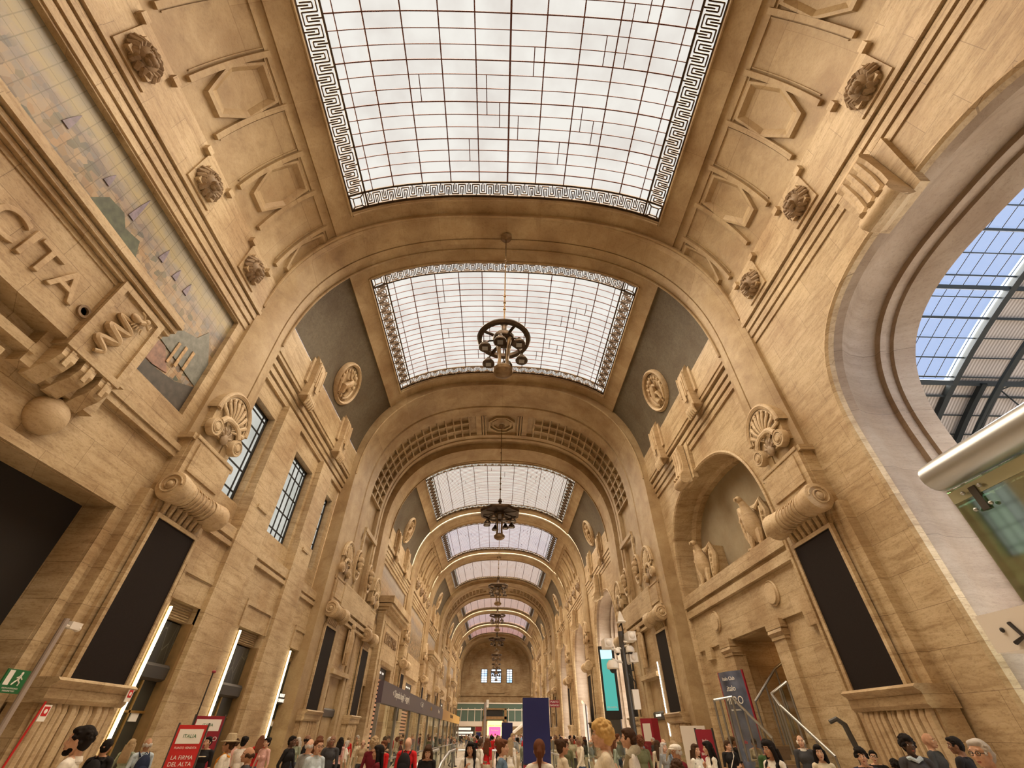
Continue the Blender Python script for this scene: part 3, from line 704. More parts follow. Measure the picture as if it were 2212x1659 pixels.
for i, (src, (y0, y1, s0, s1)) in enumerate(zip((skA, None, skC, skB, None, None, None, None), BAYS)):
    if src is None: src = (None, skA, None, None, skC, skC, skB, skB)[i]; o = dup(src)
    else: o = src
    o.location = (0, (s0+s1)/2, 0); o.scale = (1, (s1-s0)/11., 1); o['label'] = SKL[i]; o['group'] = 'skylights along the crown of the vault'

# ------------------------------------------------------------------ pier ornaments; local frame: +x into the hall, y along the wall
ST = 'carved_stone'
def make_shell():
    root = thing('shell_ornament', '', 'stone ornament')
    def arc(r, k=18, x=0, sq=1.): return [(x, r*cos(pi*.985*(i/k)+.02)*.98, .25+r*sin(pi*(i/k))*1.12*sq+.0) for i in range(k+1)]
    b = MB(); pts = [(0, 1.0, -.55), (0, 1.02, .2)]+[(0, 1.02*cos(pi*i/20), .25+1.14*sin(pi*i/20)) for i in range(21)]+[(0, -1.02, .2), (0, -1.0, -.55)]
    b.prism([(-.5, p[1]*.97, p[2]) for p in pts], (.56, 0, 0)); b.build('back_slab', 'wall_stone', root)
    r = MB()
    path = [(.22, 1.0*cos(pi*i/22), .22+1.12*sin(pi*i/22)) for i in range(23)]
    for i, (rad, xx, rr) in enumerate(((1.0, .16, .10), (.86, .10, .05))):
        r.tube([(xx, rad*cos(pi*i/22), .22+rad*1.12*sin(pi*i/22)) for i in range(23)], rr, 8)
    r.grid(lambda u, v: ((.20, 1.08*cos(pi*u), .22+1.2*sin(pi*u)) if v < .01 else (.28, 1.0*cos(pi*u), .22+1.12*sin(pi*u)) if v < .6 else (.18, .90*cos(pi*u), .22+1.0*sin(pi*u))), 24, 2)
    r.grid(lambda u, v: (-.45+.65*v, 1.08*cos(pi*u), .22+1.2*sin(pi*u)), 24, 1)
    r.build('rim', ST, root, smooth=True)
    f = MB()
    for k in range(9):
        a = pi*(k+.75)/10.5+.0; L = .86
        c0 = (.14, .12*cos(a), -.15+.1*sin(a)); pts = []; rad = []
        for i in range(7):
            t = i/6; rr = .18+.72*t
            pts.append((.10+.12*sin(pi*t), rr*cos(a)*1.0, -.12+rr*sin(a)*1.32)); rad.append(.035+.055*t)
        f.tube(pts, rad, 7)
        e = pts[-1]; f.ell((e[0]+.02, e[1]*1.02, e[2]+.02), (.09, .10, .10), 8, 6)
        e2 = (e[0]-.02, e[1], e[2]); 
    f.build('shell_ribs', ST, root, smooth=True)
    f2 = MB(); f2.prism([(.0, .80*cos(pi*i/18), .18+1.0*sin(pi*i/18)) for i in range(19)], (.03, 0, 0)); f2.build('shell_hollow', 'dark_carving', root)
    for e in (-1, 1):
        v = MB(); cy, cz = e*.74, -.42
        v.lathe([(.0, .44), (.10, .43), (.14, .38), (.16, .34), (.19, .33), (.20, .36), (.30, .37), (.32, .33), (.32, .0)], (-.05, cy, cz), 'x', 20)
        v.tube([(.33, cy+.25*cos(t)*(1-t/22), cz+.25*sin(t)*(1-t/22)) for t in [k*.45 for k in range(24)]], .022, 6)
        v.tube([(.22, e*.62, -.12), (.22, e*.45, .12), (.20, e*.22, .22), (.18, 0, .24)], [.13, .12, .11, .10], 8)
        v.build('volute', ST, root, smooth=True)
    c = MB(); c.ell((.12, 0, -.48), (.15, .20, .22), 12, 8)
    for k in range(5):
        a = pi*(k+.5)/5; c.tube([(.16, .05*cos(a), -.45), (.20, .26*cos(a), -.45+.30*sin(a)), (.14, .36*cos(a), -.42+.38*sin(a))], [.04, .06, .04], 6)
    c.build('small_shell', 'dark_carving', root, smooth=True)
    for ch in root.children: ch.scale = (.62, 1, 1)
    return root
def make_scroll():
    root = thing('scroll_corbel', '', 'stone ornament')
    b = MB(); prof = [(0, -1.42), (.12, -1.42), (.16, -1.38), (.20, -1.40), (.34, -1.40), (.42, -1.36), (.45, -1.28), (.44, -1.1), (.40, -1.0), (.42, -.95), (.38, -.85), (.40, -.7), (.33, -.55), (.34, -.45), (.30, -.32), (.31, -.15), (.30, 0)]
    prof = prof+[(r, -h) for r, h in prof[-2::-1]]
    b.lathe(prof, (.22, 0, 0), 'y', 24)
    b.build('roll', ST, root, smooth=True)
    v = MB()
    for e in (-1, 1):
        v.tube([(.22+.34*cos(t)*(1-t/16), e*1.41, .34*sin(t)*(1-t/16)) for t in [k*.4 for k in range(28)]], .028, 6)
        v.ell((.22, e*1.42, 0), (.10, .06, .10), 10, 6)
    for k in range(-6, 7):
        y = k*.19; rr = .35+.05*abs(k)/6
        v.tube([(.22+rr*cos(a), y+.03*sin(a*2), rr*sin(a)) for a in [-2.2+q*.32 for q in range(11)]], .022, 5)
    v.build('acanthus_leaves', ST, root, smooth=True)
    s = MB()
    s.prism([(-.4, -1.28, .1), (-.4, -1.02, -.75), (-.4, 1.02, -.75), (-.4, 1.28, .1)], (.36, 0, 0))
    for k in range(7):
        y = -.84+k*.28; s.tube([(-.02, y*1.15, -.1), (.06, y*1.05, -.4), (-.02, y, -.74)], [.11, .10, .07], 7)
    s.build('fluted_base', 'wall_stone', root, smooth=True)
    return root
def make_panel():
    root = thing('display_panel', '', 'display panel')
    b = MB(); b.box(-.02, .06, -.96, .96, -1.96, 1.96); b.build('screen', 'panel_dark', root)
    f = MB()
    for a, c in ((-1.08, -.96), (.96, 1.08)): f.box(-.02, .10, a, c, -2.08, 2.08)
    f.box(-.02, .10, -.96, .96, 1.96, 2.08); f.box(-.02, .10, -.96, .96, -2.08, -1.96); f.build('stone_frame', 'wall_stone', root)
    return root
def make_pedestal():
    root = thing('pier_pedestal', '', 'pedestal')
    c = MB(); 
    c.mould([(-.4, 2.60), (.42, 2.60), (.50, 2.54), (.46, 2.50), (.40, 2.47), (.36, 2.42), (.36, 2.22), (.30, 2.14), (-.4, 2.14)], 'y', -1.32, 1.32); c.build('ledge', 'wall_stone', root)
    b = MB(); b.box(-.4, .16, -1.25, 1.25, -.3, 2.2); b.build('shaft', 'wall_stone', root)
    rnd = random.Random(2); d = MB()
    for k in range(11):
        y = -1.05+k*.21+rnd.uniform(-.05, .05); w = rnd.uniform(.07, .12)
        d.tube([(.16, y, 2.14), (.20, y, 2.0), (.19, y+rnd.uniform(-.02, .02), 1.0), (.16, y+rnd.uniform(-.03, .03), -.3)], [w*.9, w, w*.8, w*.65], 8)
    d.build('drapery_folds', 'carved_stone', root, smooth=True)
    return root
def make_block():
    mb = MB(); mb.box(-.6, .05, -1.15, 1.15, -.72, .70); mb.box(.05, .10, -.92, .92, -.50, .48); mb.box(.05, .08, -1.15, 1.15, .58, .70); mb.box(-.6, .02, -1.3, 1.3, .50, .70)
    return mb
PIERS = [13.35, 29.45, 38.2, 55.0, 71.4, 88.1, 96.6, 112.5, 129.1, 145.2]
WHERE = ['first', 'second', 'third', 'fourth', 'fifth', 'sixth', 'seventh', 'eighth', 'ninth', 'tenth']
sh, sc_, pn, pd = make_shell(), make_scroll(), make_panel(), make_pedestal()
bm_ = None; first = True
for sd in (-1, 1):
    rz = 0. if sd < 0 else pi; side = 'mosaic wall side' if sd < 0 else 'platform side'
    for i, py in enumerate(PIERS):
        X = sd*10.12
        w = WHERE[i]+' pier on the '+side
        for src, z, lab, grp in ((sh, 10.30, 'carved shell with two volutes high on the '+w, 'carved stone shells'), (sc_, 7.38, 'carved scroll roll below the plain block of the '+w, 'scroll corbels on the piers'),
                                 (pn, 4.575, 'tall blank dark display panel on the '+w, 'dark display panels on the piers'), (pd, 0., 'draped stone pedestal under the dark panel of the '+w, 'draped pedestals')):
            pyy = py-.38 if src is pd else py
            if first: o = src; o.location = (X, pyy, z); o.rotation_euler = (0, 0, rz); o['label'] = lab; o['group'] = grp
            else: o = dup(src, (X, pyy, z), rz, lab, grp)
        first = False
        if bm_ is None: bm_ = make_block().build('wall_pier_block', 'wall_stone', loc=(X, py, 8.6), kind='structure')
        else: q = bm_.copy(); COL.objects.link(q); q.location = (X, py, 8.6); q.rotation_euler = (0, 0, rz)
pb = MB()     # projecting pier bodies
for sd in (-1, 1):
    for py in PIERS:
        bx(pb, sd, 10.9, 10.2, py-1.19, py+1.19, -.3, 9.3)
        bx(pb, sd, 10.9, 10.3, py-1.5, py+1.5, -.3, 7.2)
struct(pb, 'wall_pier_bodies', 'wall_stone')

# ------------------------------------------------------------------ lion masks along the frieze of the masked bays
def make_mask():
    root = thing('lion_mask', '', 'stone mask')
    p = MB(); p.box(.0, .2, -.42, .42, -.46, .46); p.build('plinth', 'wall_stone', root)
    h = MB(); h.ell((.12, 0, 0), (.30, .34, .38), 14, 10); h.ell((.36, 0, -.12), (.18, .17, .15), 10, 8); h.ell((.50, 0, -.05), (.07, .09, .06), 8, 6)
    for e in (-1, 1):
        h.ell((.34, e*.13, .08), (.06, .07, .05), 8, 6); h.ell((.36, e*.1, .16), (.08, .10, .05), 8, 6); h.ell((.44, e*.09, -.13), (.09, .09, .08), 8, 6); h.ell((.1, e*.3, .26), (.08, .09, .10), 8, 6)
    h.ell((.36, 0, -.27), (.10, .12, .06), 8, 6)
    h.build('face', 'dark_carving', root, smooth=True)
    m_ = MB(); rnd = random.Random(5)
    for k in range(16):
        a = 2*pi*k/16; m_.tube([(.12, .26*cos(a), .28*sin(a)), (.22, .40*cos(a), .42*sin(a)), (.10, .50*cos(a+.15), .50*sin(a+.15)), (-.02, .47*cos(a+.3), .48*sin(a+.3))], [.09, .11, .09, .05], 7)
    m_.build('mane', 'dark_carving', root, smooth=True)
    return root
mk = make_mask(); first = True; nm = 0
for bi in sorted(HEX):
    yc = 5.36 if bi == 0 else sum(BAYS[bi][:2])/2
    for sd in (-1, 1):
        for k in range(4):
            my = yc+(k-1.5)*3.5; side = 'mosaic wall' if sd < 0 else 'arch wall'
            lab = 'carved lion mask, %s from the camera, on the %s of the %s masked bay' % (('nearest', 'second', 'third', 'last')[k], side, ('near', 'middle', 'far')[sorted(HEX).index(bi)])
            loc = (sd*10.38, my, 16.2)
            if first: o = mk; o.location = loc; o['label'] = lab; o['group'] = 'carved masks at the spring of the vault'; first = False
            else: o = dup(mk, loc, 0 if sd < 0 else pi, lab, 'carved masks at the spring of the vault')
fz = MB()
for bi in sorted(HEX):
    y0, y1 = BAYS[bi][:2]
    for sd in (-1, 1):
        bx(fz, sd, 10.7, 10.40, y0, y1, 15.5, 17.35)
        yc = 5.36 if bi == 0 else (y0+y1)/2
        for k in range(4):
            my = yc+(k-1.5)*3.5
            bx(fz, sd, 10.4, 10.33, my-.62, my+.62, 15.55, 16.95)
            for e in (-.75, .75): bx(fz, sd, 10.45, 10.22, my+e-.13, my+e+.13, 16.95, 17.2)
struct(fz, 'trim_2', 'wall_stone')
for k, (sd) in enumerate((-1, 1)):
    for bi, (y0, y1, s0, s1) in enumerate(BAYS):
        if bi in HEX: continue
        q = MB(); bx(q, sd, 11., 10.50, y0, y1, 15.5, 17.3); struct(q, 'trim_3', 'wall_stone')
# brackets with hanging drops in front of the grey mosaic
def make_bracket():
    root = thing('fluted_bracket', '', 'stone bracket')
    b = MB(); b.mould([(-.2, -1.0), (.30, -1.0), (.36, -.2), (.34, .9), (.22, 1.25), (-.05, 1.62), (-.2, 1.62)], 'y', -.42, .42)
    b.box(-.2, .10, -.62, .62, -.3, 1.15)
    b.build('body', ST, root)
    g = MB(); g.box(.34, .40, -.22, .22, -.35, .85); g.box(.40, .43, -.12, .12, -.6, .6)
    for e in (-.34, .34): g.tube([(.36, e, -.2), (.36, e, 1.0)], .05, 6)
    g.build('ridge', ST, root)
    d = MB()
    for k in range(5): d.tube([(.34, -.32+k*.16, -.95), (.36, -.32+k*.16, -1.15), (.26, -.32+k*.16, -1.42)], [.075, .085, .05], 7)
    d.build('drops', ST, root, smooth=True)
    t = MB(); t.ell((.05, 0, 1.75), (.10, .16, .16), 10, 8); t.build('finial', ST, root, smooth=True)
    return root
br_ = make_bracket(); first = True
for bi, (y0, y1, s0, s1) in enumerate(BAYS):
    if bi in HEX: continue
    yc = 21.0 if bi == 1 else (y0+y1)/2
    for sd in (-1, 1):
        for k, e in enumerate((-2.95, 2.75)):
            lab = '%s fluted bracket of a pair, %s, under the %s grey mosaic field' % (('nearer', 'farther')[k], 'mosaic wall side' if sd < 0 else 'platform side', ('', 'nearest', 'second', '', 'third', 'fourth', '', 'farthest')[bi])
            br_.scale = (1.15,)*3
            loc = (sd*10.5, yc+e, 16.35)
            if first: o = br_; o.location = loc; o['label'] = lab; o['group'] = 'fluted brackets under the vault'; first = False
            else: o = dup(br_, loc, 0 if sd < 0 else pi, lab, 'fluted brackets under the vault')
# relief medallions on the grey fields
def make_medallion():
    root = thing('medallion', '', 'relief medallion')
    d = MB(); d.lathe([(0, .03), (.88, .03), (.90, .0)], (0, 0, 0), 'x', 32); d.build('disc', 'carved_stone', root)
    r = MB(); r.lathe([(.90, 0), (.92, .14), (1.0, .2), (1.08, .14), (1.12, .0)], (0, 0, 0), 'x', 36); r.lathe([(.80, .02), (.83, .08), (.86, .02)], (0, 0, 0), 'x', 36); r.build('rim', ST, root, smooth=True)
    c = MB()       # seated draped figure with garlands, a generic relief
    c.tube([(.10, -.10, -.62), (.14, -.22, -.3), (.16, .0, -.05), (.14, .10, .25)], [.15, .17, .18, .13], 9)
    c.ell((.16, .12, .48), (.11, .11, .14), 10, 8); c.tube([(.15, .05, .28), (.18, -.25, .22), (.16, -.42, .42)], [.08, .06, .05], 7)
    c.tube([(.15, .18, .25), (.18, .38, .05), (.16, .50, .22)], [.08, .06, .05], 7); c.tube([(.12, -.05, -.1), (.17, .25, -.28), (.14, .22, -.62)], [.11, .10, .07], 8)
    for k in range(18):
        a = 2*pi*k/18; c.ell((.05, .68*cos(a), .68*sin(a)), (.07, .10, .10), 7, 5)
    for e in (-1, 1): c.tube([(.08, e*.3, -.72), (.10, e*.52, -.5), (.08, e*.62, -.2), (.06, e*.66, .1)], [.05, .08, .08, .04], 7)
    c.build('relief_figure', ST, root, smooth=True)
    return root
md = make_medallion(); first = True
for bi, (y0, y1, s0, s1) in enumerate(BAYS):
    if bi in HEX: continue
    yc = 21.3 if bi == 1 else (y0+y1)/2
    for sd in (-1, 1):
        th = th_of(10.12); p = vpt(th, .02, sd, yc)
        a, b_ = vpt(th-.01, 0, 1), vpt(th+.01, 0, 1); tx, tz = b_[0]-a[0], b_[2]-a[2]
        tilt = atan2(-tx, tz)          # lean of the vault surface
        o = md if first else dup(md); first = False; o.scale = (1.3,)*3
        o.location = p; o.rotation_euler = (0, tilt, 0) if sd < 0 else (0, tilt, pi)
        o['label'] = 'round relief medallion on the %s grey mosaic field, %s' % (('', 'nearest', 'second', '', 'third', 'fourth', '', 'farthest')[bi], 'above the window and mosaic wall' if sd < 0 else 'above the arch wall'); o['group'] = 'relief medallions'

# ------------------------------------------------------------------ chandeliers
def make_chandelier(octo):
    root = thing('chandelier', '', 'chandelier'); n = 8 if octo else 32; Rr = 1.5 if octo else 1.08
    c = MB(); c.lathe([(0, 8.55), (.26, 8.5), (.30, 8.4), (.12, 8.3), (.05, 8.2)], n=16); c.tube([(0, 0, 8.3), (0, 0, 1.1)], .035, 6)
    for z in (6.2, 5.6, 3.1, 2.6, 2.1): c.ell((0, 0, z), (.07, .07, .10), 8, 6)
    c.build('stem', 'bronze_light', root, smooth=True)
    h = MB(); h.lathe([(.04, 1.25), (.14, 1.15), (.17, 1.0), (.11, .9), (.13, .6), (.20, .35), (.24, .25), (.42, .18), (.48, .05), (.45, -.10), (.30, -.2), (.0, -.22)], n=n if octo else 24)
    h.build('body', 'bronze', root, smooth=not octo)
    r = MB(); w = .16
    r.lathe([(Rr-w, -.09), (Rr, -.12), (Rr+.05, 0), (Rr, .12), (Rr-w, .09), (Rr-w, -.09)], n=n, a0=pi/8 if octo else 0)
    r.build('outer_ring', 'bronze', root, smooth=not octo)
    if octo:
        q = MB(); q.lathe([(.58, .08), (1.36, .03), (1.36, -.02), (.58, .0)], n=8, a0=pi/8); q.build('dish', 'bronze', root)
    for k in range(4 if not octo else 8):
        a = 2*pi*k/(4 if not octo else 8)+.5
        s = MB(); s.tube([(.5*cos(a), .5*sin(a), .02), ((Rr-.05)*cos(a), (Rr-.05)*sin(a), .0)], .07, 6); s.build('spoke', 'bronze', root)
    zb = -2.05
    st = MB()
    for k in range(4):
        a = pi/4+pi/2*k; st.tube([(.34*cos(a), .34*sin(a), -.15), (.26*cos(a), .26*sin(a), -.7), (.20*cos(a), .20*sin(a), -1.3), (.26*cos(a), .26*sin(a), -1.8)], [.10, .07, .06, .08], 7)
    st.lathe([(0, -1.7), (.30, -1.72), (.40, -1.85), (.38, -2.0), (.26, -2.1), (.10, -2.14), (0, -2.15)], n=16)
    st.build('lower_cage', 'bronze_light', root, smooth=True)
    nl = 6 if not octo else 8
    for k in range(nl):
        a = 2*pi*k/nl+.35; rr = .80 if not octo else (1.05 if k % 2 else .95); zz = -.78 if k % 2 else -.95
        l = MB()
        l.tube([(rr*.45*cos(a), rr*.45*sin(a), -.2), (rr*.8*cos(a), rr*.8*sin(a), -.35), (rr*cos(a), rr*sin(a), zz+.25)], .035, 6)
        l.lathe([(.03, .34), (.09, .30), (.12, .2), (.22, .08), (.26, -.04), (.25, -.08), (.0, -.06)], (rr*cos(a), rr*sin(a), zz), n=16)
        lp = l.build('lamp_shade', 'bronze', root, smooth=True)
        e = MB(); x, y = rr*cos(a), rr*sin(a); e.box(x-.11, x+.11, y-.11, y+.11, zz-.10, zz-.07); e.build('lamp_glass', 'grey_metal', lp)
    return root
chA, chB = make_chandelier(False), make_chandelier(True)
CL = ['round bronze chandelier with hanging lamps, nearest, hung from the plain arch', 'octagonal bronze chandelier hung from the coffered arch', 'third chandelier down the hall, partly hidden behind the octagonal one', 'fourth bronze chandelier, above the far arches',
      'fifth chandelier with a wide dish', 'sixth chandelier, tiny and brassy', 'seventh chandelier, just above the end windows', 'last chandelier in front of the middle end window']
for i, (y, o8) in enumerate(((13.45, 0), (33.0, 1), (55., 0), (71.4, 0), (92.2, 1), (112.5, 0), (129.1, 0), (147., 1))):
    src = chB if o8 else chA
    o = src if i < 2 else dup(src)
    o.scale = (1.08, 1.08, 1.)
    o.location = (0, y, 15.43); o['label'] = CL[i]; o['group'] = 'bronze chandeliers'

# ------------------------------------------------------------------ window glazing of the second bay, round bosses, reliefs
def glazing(y0, y1, z0, z1, d, sd, cols, rows, name, pane='window_panes'):
    g = MB(); bx(g, sd, d, d+.03, y0, y1, z0, z1); o = g.build(name, pane, kind='structure')
    f = MB(); w = .05
    for a, b in ((y0, y0+.12), (y1-.12, y1)): bx(f, sd, d-.06, d, a, b, z0, z1)
    for a, b in ((z0, z0+.12), (z1-.12, z1)): bx(f, sd, d-.06, d, y0, y1, a, b)
    for k in cols: bx(f, sd, d-.05, d, y0+(y1-y0)*k-w/2, y0+(y1-y0)*k+w/2, z0, z1)
    for k in rows: bx(f, sd, d-.05, d, y0, y1, z0+(z1-z0)*k-w/2, z0+(z1-z0)*k+w/2)
    f.build('frame', 'black', o)
    return o
for k, (a, b) in enumerate(WIN2):
    a = max(a, 14.7); glazing(a, b, 8.95, 13.25, 11.30, -1, (.2, .8) if k != 1 else (.18, .42, .62, .85), (.12, .34, .56, .78, .93), 'window_%d' % (k+1))
def boss(name, loc, r, sd, label, ball=False):
    q = MB()
    if ball: q.ell((0, 0, 0), (r*.75, r, r), 24, 16)
    else: q.lathe([(0, .14), (r*.8, .12), (r*.84, .05), (r*.92, .09), (r, .05), (r, -.1)], (0, 0, 0), 'x', 32)
    o = q.build(name, 'carved_stone', smooth=True); o.location = loc; o.rotation_euler = (0, 0, 0 if sd < 0 else pi)
    return tag(o, label, 'stone ornament')
boss('stone_ball', (-10.55, 8.3, 7.28), .46, -1, 'round stone ball projecting from the wall below the serpent emblem', True)
boss('stone_roundel', (10.98, 18.0, 6.03), .47, 1, 'round stone disc on the lintel, nearer to the dark panel')
boss('stone_roundel', (10.98, 23.55, 6.03), .47, 1, 'round stone disc on the lintel, farther from the dark panel')
# serpent emblem in relief
em = thing('serpent_emblem', 'carved serpent relief with a small figure on the square block ending the frieze', 'stone emblem', (-9.98, 7.92, 9.6))
q = MB(); pts = []
for k in range(60):
    t = k/59; pts.append((.06+.03*sin(t*18), -.28+.30*sin(t*20)*(.45+.55*t)+.22*t, -.82+1.35*t))
q.tube(pts, [.05+.07*sin(pi*min(1, t/59*1.1)) for t in range(60)], 8)
q.ell((.10, -.02, .60), (.09, .16, .11), 10, 8); q.tube([(.10, .08, .62), (.12, .2, .70), (.1, .27, .64)], [.05, .04, .02], 6); q.build('serpent', ST, em, smooth=True)
q = MB(); q.ell((.10, .30, .78), (.07, .08, .09), 8, 6); q.tube([(.1, .24, .68), (.1, .12, .58)], [.08, .07], 8); q.tube([(.12, .28, .7), (.14, .42, .60), (.12, .45, .75)], .03, 6); q.tube([(.12, .2, .7), (.14, .1, .84), (.12, .0, .86)], .03, 6)
for k in range(5): q.tube([(.07, .05+k*.07, .5), (.08, .0+k*.09, .36)], [.03, .015], 5)
q.build('small_figure', ST, em, smooth=True)
# inscriptions
t = text('USCITA', 'inscription', 'carved_stone', 1.0, rot=(pi/2, 0, pi/2), loc=(-10.09, 4.95, 9.55), ext=.05, bevel=.012); tag(t, 'large carved letters USCITA on the frieze below the mosaic panorama', 'inscription')
q = MB(); q.lathe([(.10, .0), (.10, .06), (.16, .06), (.16, .0)], (0, 0, 0), 'x', 20); o = q.build('inscription_dot', 'dark_carving', loc=(-10.1, 6.98, 9.4)); tag(o, 'small carved ring after the last letter of the inscription', 'inscription')
t = text('CAFFETTERIA', 'inscription', 'dark_carving', 1.25, rot=(pi/2, 0, pi/2), loc=(-10.08, 46.8, 8.3), ext=.05, sx=.72); tag(t, 'smaller carved letters over the pedimented portal far down the mosaic wall', 'inscription')
# helmeted head in oval niche + winged relief figure in each side of the wide arches
def make_head_niche():
    root = thing('helmeted_head_relief', '', 'stone relief')
    r = MB(); r.lathe([(.62, -.05), (.66, .10), (.74, .14), (.82, .08), (.84, -.05)], (0, 0, 0), 'x', 28)
    for i, p in enumerate(r.v): r.v[i] = (p[0], p[1]*.85, p[2]*1.3)
    r.build('oval_frame', ST, root, smooth=True)
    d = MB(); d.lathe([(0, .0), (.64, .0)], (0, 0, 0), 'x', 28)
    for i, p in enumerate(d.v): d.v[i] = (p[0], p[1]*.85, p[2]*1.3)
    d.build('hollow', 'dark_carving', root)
    h = MB(); h.ell((.16, 0, .05), (.22, .28, .36), 14, 10); h.ell((.14, 0, .32), (.28, .36, .28), 14, 8); h.tube([(.1, -.4, .26), (.36, 0, .22), (.1, .4, .26)], .05, 6); h.ell((.38, 0, .0), (.07, .05, .10), 8, 6)
    h.tube([(.05, 0, .55), (.1, .1, .72), (.0, .2, .85)], [.1, .12, .05], 8); h.ell((.2, 0, -.25), (.16, .18, .16), 10, 8); h.tube([(.05, -.3, -.45), (.12, 0, -.55), (.05, .3, -.45)], .12, 8)
    h.build('head', ST, root, smooth=True)
    return root
hn = make_head_niche(); first = True
for sd in (-1, 1):
    for yc, w in ((33.6, 'nearer'), (92.2, 'farther')):
        for e, v in ((-1.9, 'first'), (1.9, 'second')):
            o = hn if first else dup(hn); first = False
            o.location = (sd*10.12, yc+e*.9, 10.9); o.rotation_euler = (0, 0, 0 if sd < 0 else pi)
            o['label'] = '%s helmeted head in an oval, %s of the %s coffered arch' % (v, 'mosaic wall side' if sd < 0 else 'platform side', w); o['group'] = 'helmeted heads in ovals'
def make_figure_relief():
    q = MB(); q.tube([(.1, 0, 1.1), (.16, .02, .5), (.14, -.02, -.2), (.1, .05, -.95)], [.18, .26, .24, .16], 10)
    q.ell((.2, 0, 1.3), (.16, .16, .2), 10, 8); q.tube([(.12, -.2, .9), (.2, -.42, .3), (.14, -.38, -.3)], [.12, .10, .07], 8); q.tube([(.12, .2, .9), (.2, .42, .3), (.14, .35, -.4)], [.12, .10, .07], 8)
    for k in range(6): q.tube([(.22, -.15+k*.06, .3), (.2, -.2+k*.08, -.9)], .03, 5)
    q.tube([(.1, -.5, 1.0), (.12, -.55, 0), (.1, -.45, -.9)], .05, 6)
    return q
first = None
for sd in (-1, 1):
    for yc, w in ((33.6, 'nearer'), (92.2, 'farther')):
        o = make_figure_relief().build('robed_figure_relief', ST, smooth=True) if first is None else first.copy()
        if first is None: first = o
        else: COL.objects.link(o)
        o.location = (sd*10.15, yc, 6.05); o.rotation_euler = (0, 0, 0 if sd < 0 else pi)
        tag(o, 'robed figure relief over the shop door in the %s coffered arch, %s' % (w, 'mosaic wall side' if sd < 0 else 'platform side'), 'stone relief', 'robed figure reliefs')
# keystone consoles over the big arches
def make_keystone():
    root = thing('keystone_console', '', 'keystone')
    a = MB(); a.prism([(-.1, -.95, 1.75), (-.1, .95, 1.75), (-.1, .72, -.35), (-.1, -.72, -.35)], (.26, 0, 0)); a.build('back_block', 'wall_stone', root)
    b = MB(); b.mould([(.2, 1.75), (.50, 1.75), (.60, 1.55), (.52, 1.3), (.50, .6), (.58, .1), (.80, -.15), (.86, -.42), (.72, -.62), (.5, -.66), (.2, -.5)], 'y', -.52, .52); b.build('console', ST, root)
    c = MB()
    for e in (-.3, 0., .3): c.tube([(.54, e, 1.5), (.53, e, .7), (.62, e, .1), (.84, e, -.2)], .10, 8)
    c.tube([(.62, -.55, -.38), (.62, .55, -.38)], .26, 12)
    c.build('fluting', ST, root, smooth=True)
    return root
ks = make_keystone(); first = True
for k, yc in enumerate((5.3, 46.8, 63.2, 79.3, 104.8, 120.8, 136.6)):
    o = ks if first else dup(ks); first = False
    o.location = (10.55, yc, 12.75); o.rotation_euler = (0, 0, pi)
    o['label'] = 'carved console keystone at the top of the %s open arch to the platforms' % ('nearest', 'second', 'third', 'fourth', 'fifth', 'sixth', 'farthest')[k]; o['group'] = 'keystone consoles'
o = dup(ks, (10.85, 21.6, 13.0), pi, 'fluted keystone over the closed arch with the plastered tympanum', 'keystone consoles')
# eagles on the lintel
def make_eagle():
    root = thing('stone_eagle', '', 'eagle')
    p = MB(); p.box(-.9, .1, -.42, .42, 0, .06); p.mould([(-.9, 0), (-.25, 0), (-.05, 1.5), (-.15, 1.75), (-.9, 1.75)], 'y', -.5, .5); p.box(-1.2, -.85, -.4, .4, 0, 1.6); p.build('plinth', 'wall_stone', root)
    b = MB(); b.tube([(-.05, 0, .35), (.10, 0, .8), (.16, 0, 1.25), (.20, 0, 1.62), (.30, 0, 1.85)], [.22, .32, .30, .17, .13], 12)
    b.ell((.36, 0, 1.92), (.17, .13, .14), 12, 8); b.tube([(.46, 0, 1.93), (.58, 0, 1.90), (.60, 0, 1.80)], [.07, .05, .015], 8); b.build('body', ST, root, smooth=True)
    for e in (-1, 1):
        w = MB(); w.tube([(.05, e*.28, 1.45), (-.10, e*.52, 1.75), (-.15, e*.58, 1.3), (-.05, e*.52, .7), (.0, e*.40, .25)], [.12, .16, .20, .17, .07], 9)
        for k in range(5): w.tube([(.0, e*(.50-.03*k), 1.5-k*.2), (.08, e*(.58-.03*k), 1.25-k*.2), (.06, e*(.48-.02*k), 1.0-k*.2)], [.05, .07, .03], 6)
        w.build('wing', ST, root, smooth=True)
        f = MB(); f.tube([(.12, e*.18, .7), (.20, e*.22, .35), (.24, e*.22, .12)], [.17, .12, .07], 8)
        for k in (-1, 0, 1): f.tube([(.24, e*.22, .12), (.40, e*.22+k*.08, .06), (.44, e*.22+k*.09, .0)], [.05, .045, .015], 6)
        f.build('leg', ST, root, smooth=True)
    return root
eg = make_eagle(); eg.location = (11.3, 18.0, 7.72); eg.rotation_euler = (0, 0, pi+.25); eg.scale = (1.15,)*3; eg['label'] = 'stone eagle on the lintel nearer to the dark panel, wings half raised'; eg['group'] = 'stone eagles'
dup(eg, (11.3, 23.7, 7.72), pi+.25, 'stone eagle on the lintel at the far end of the tympanum', 'stone eagles')
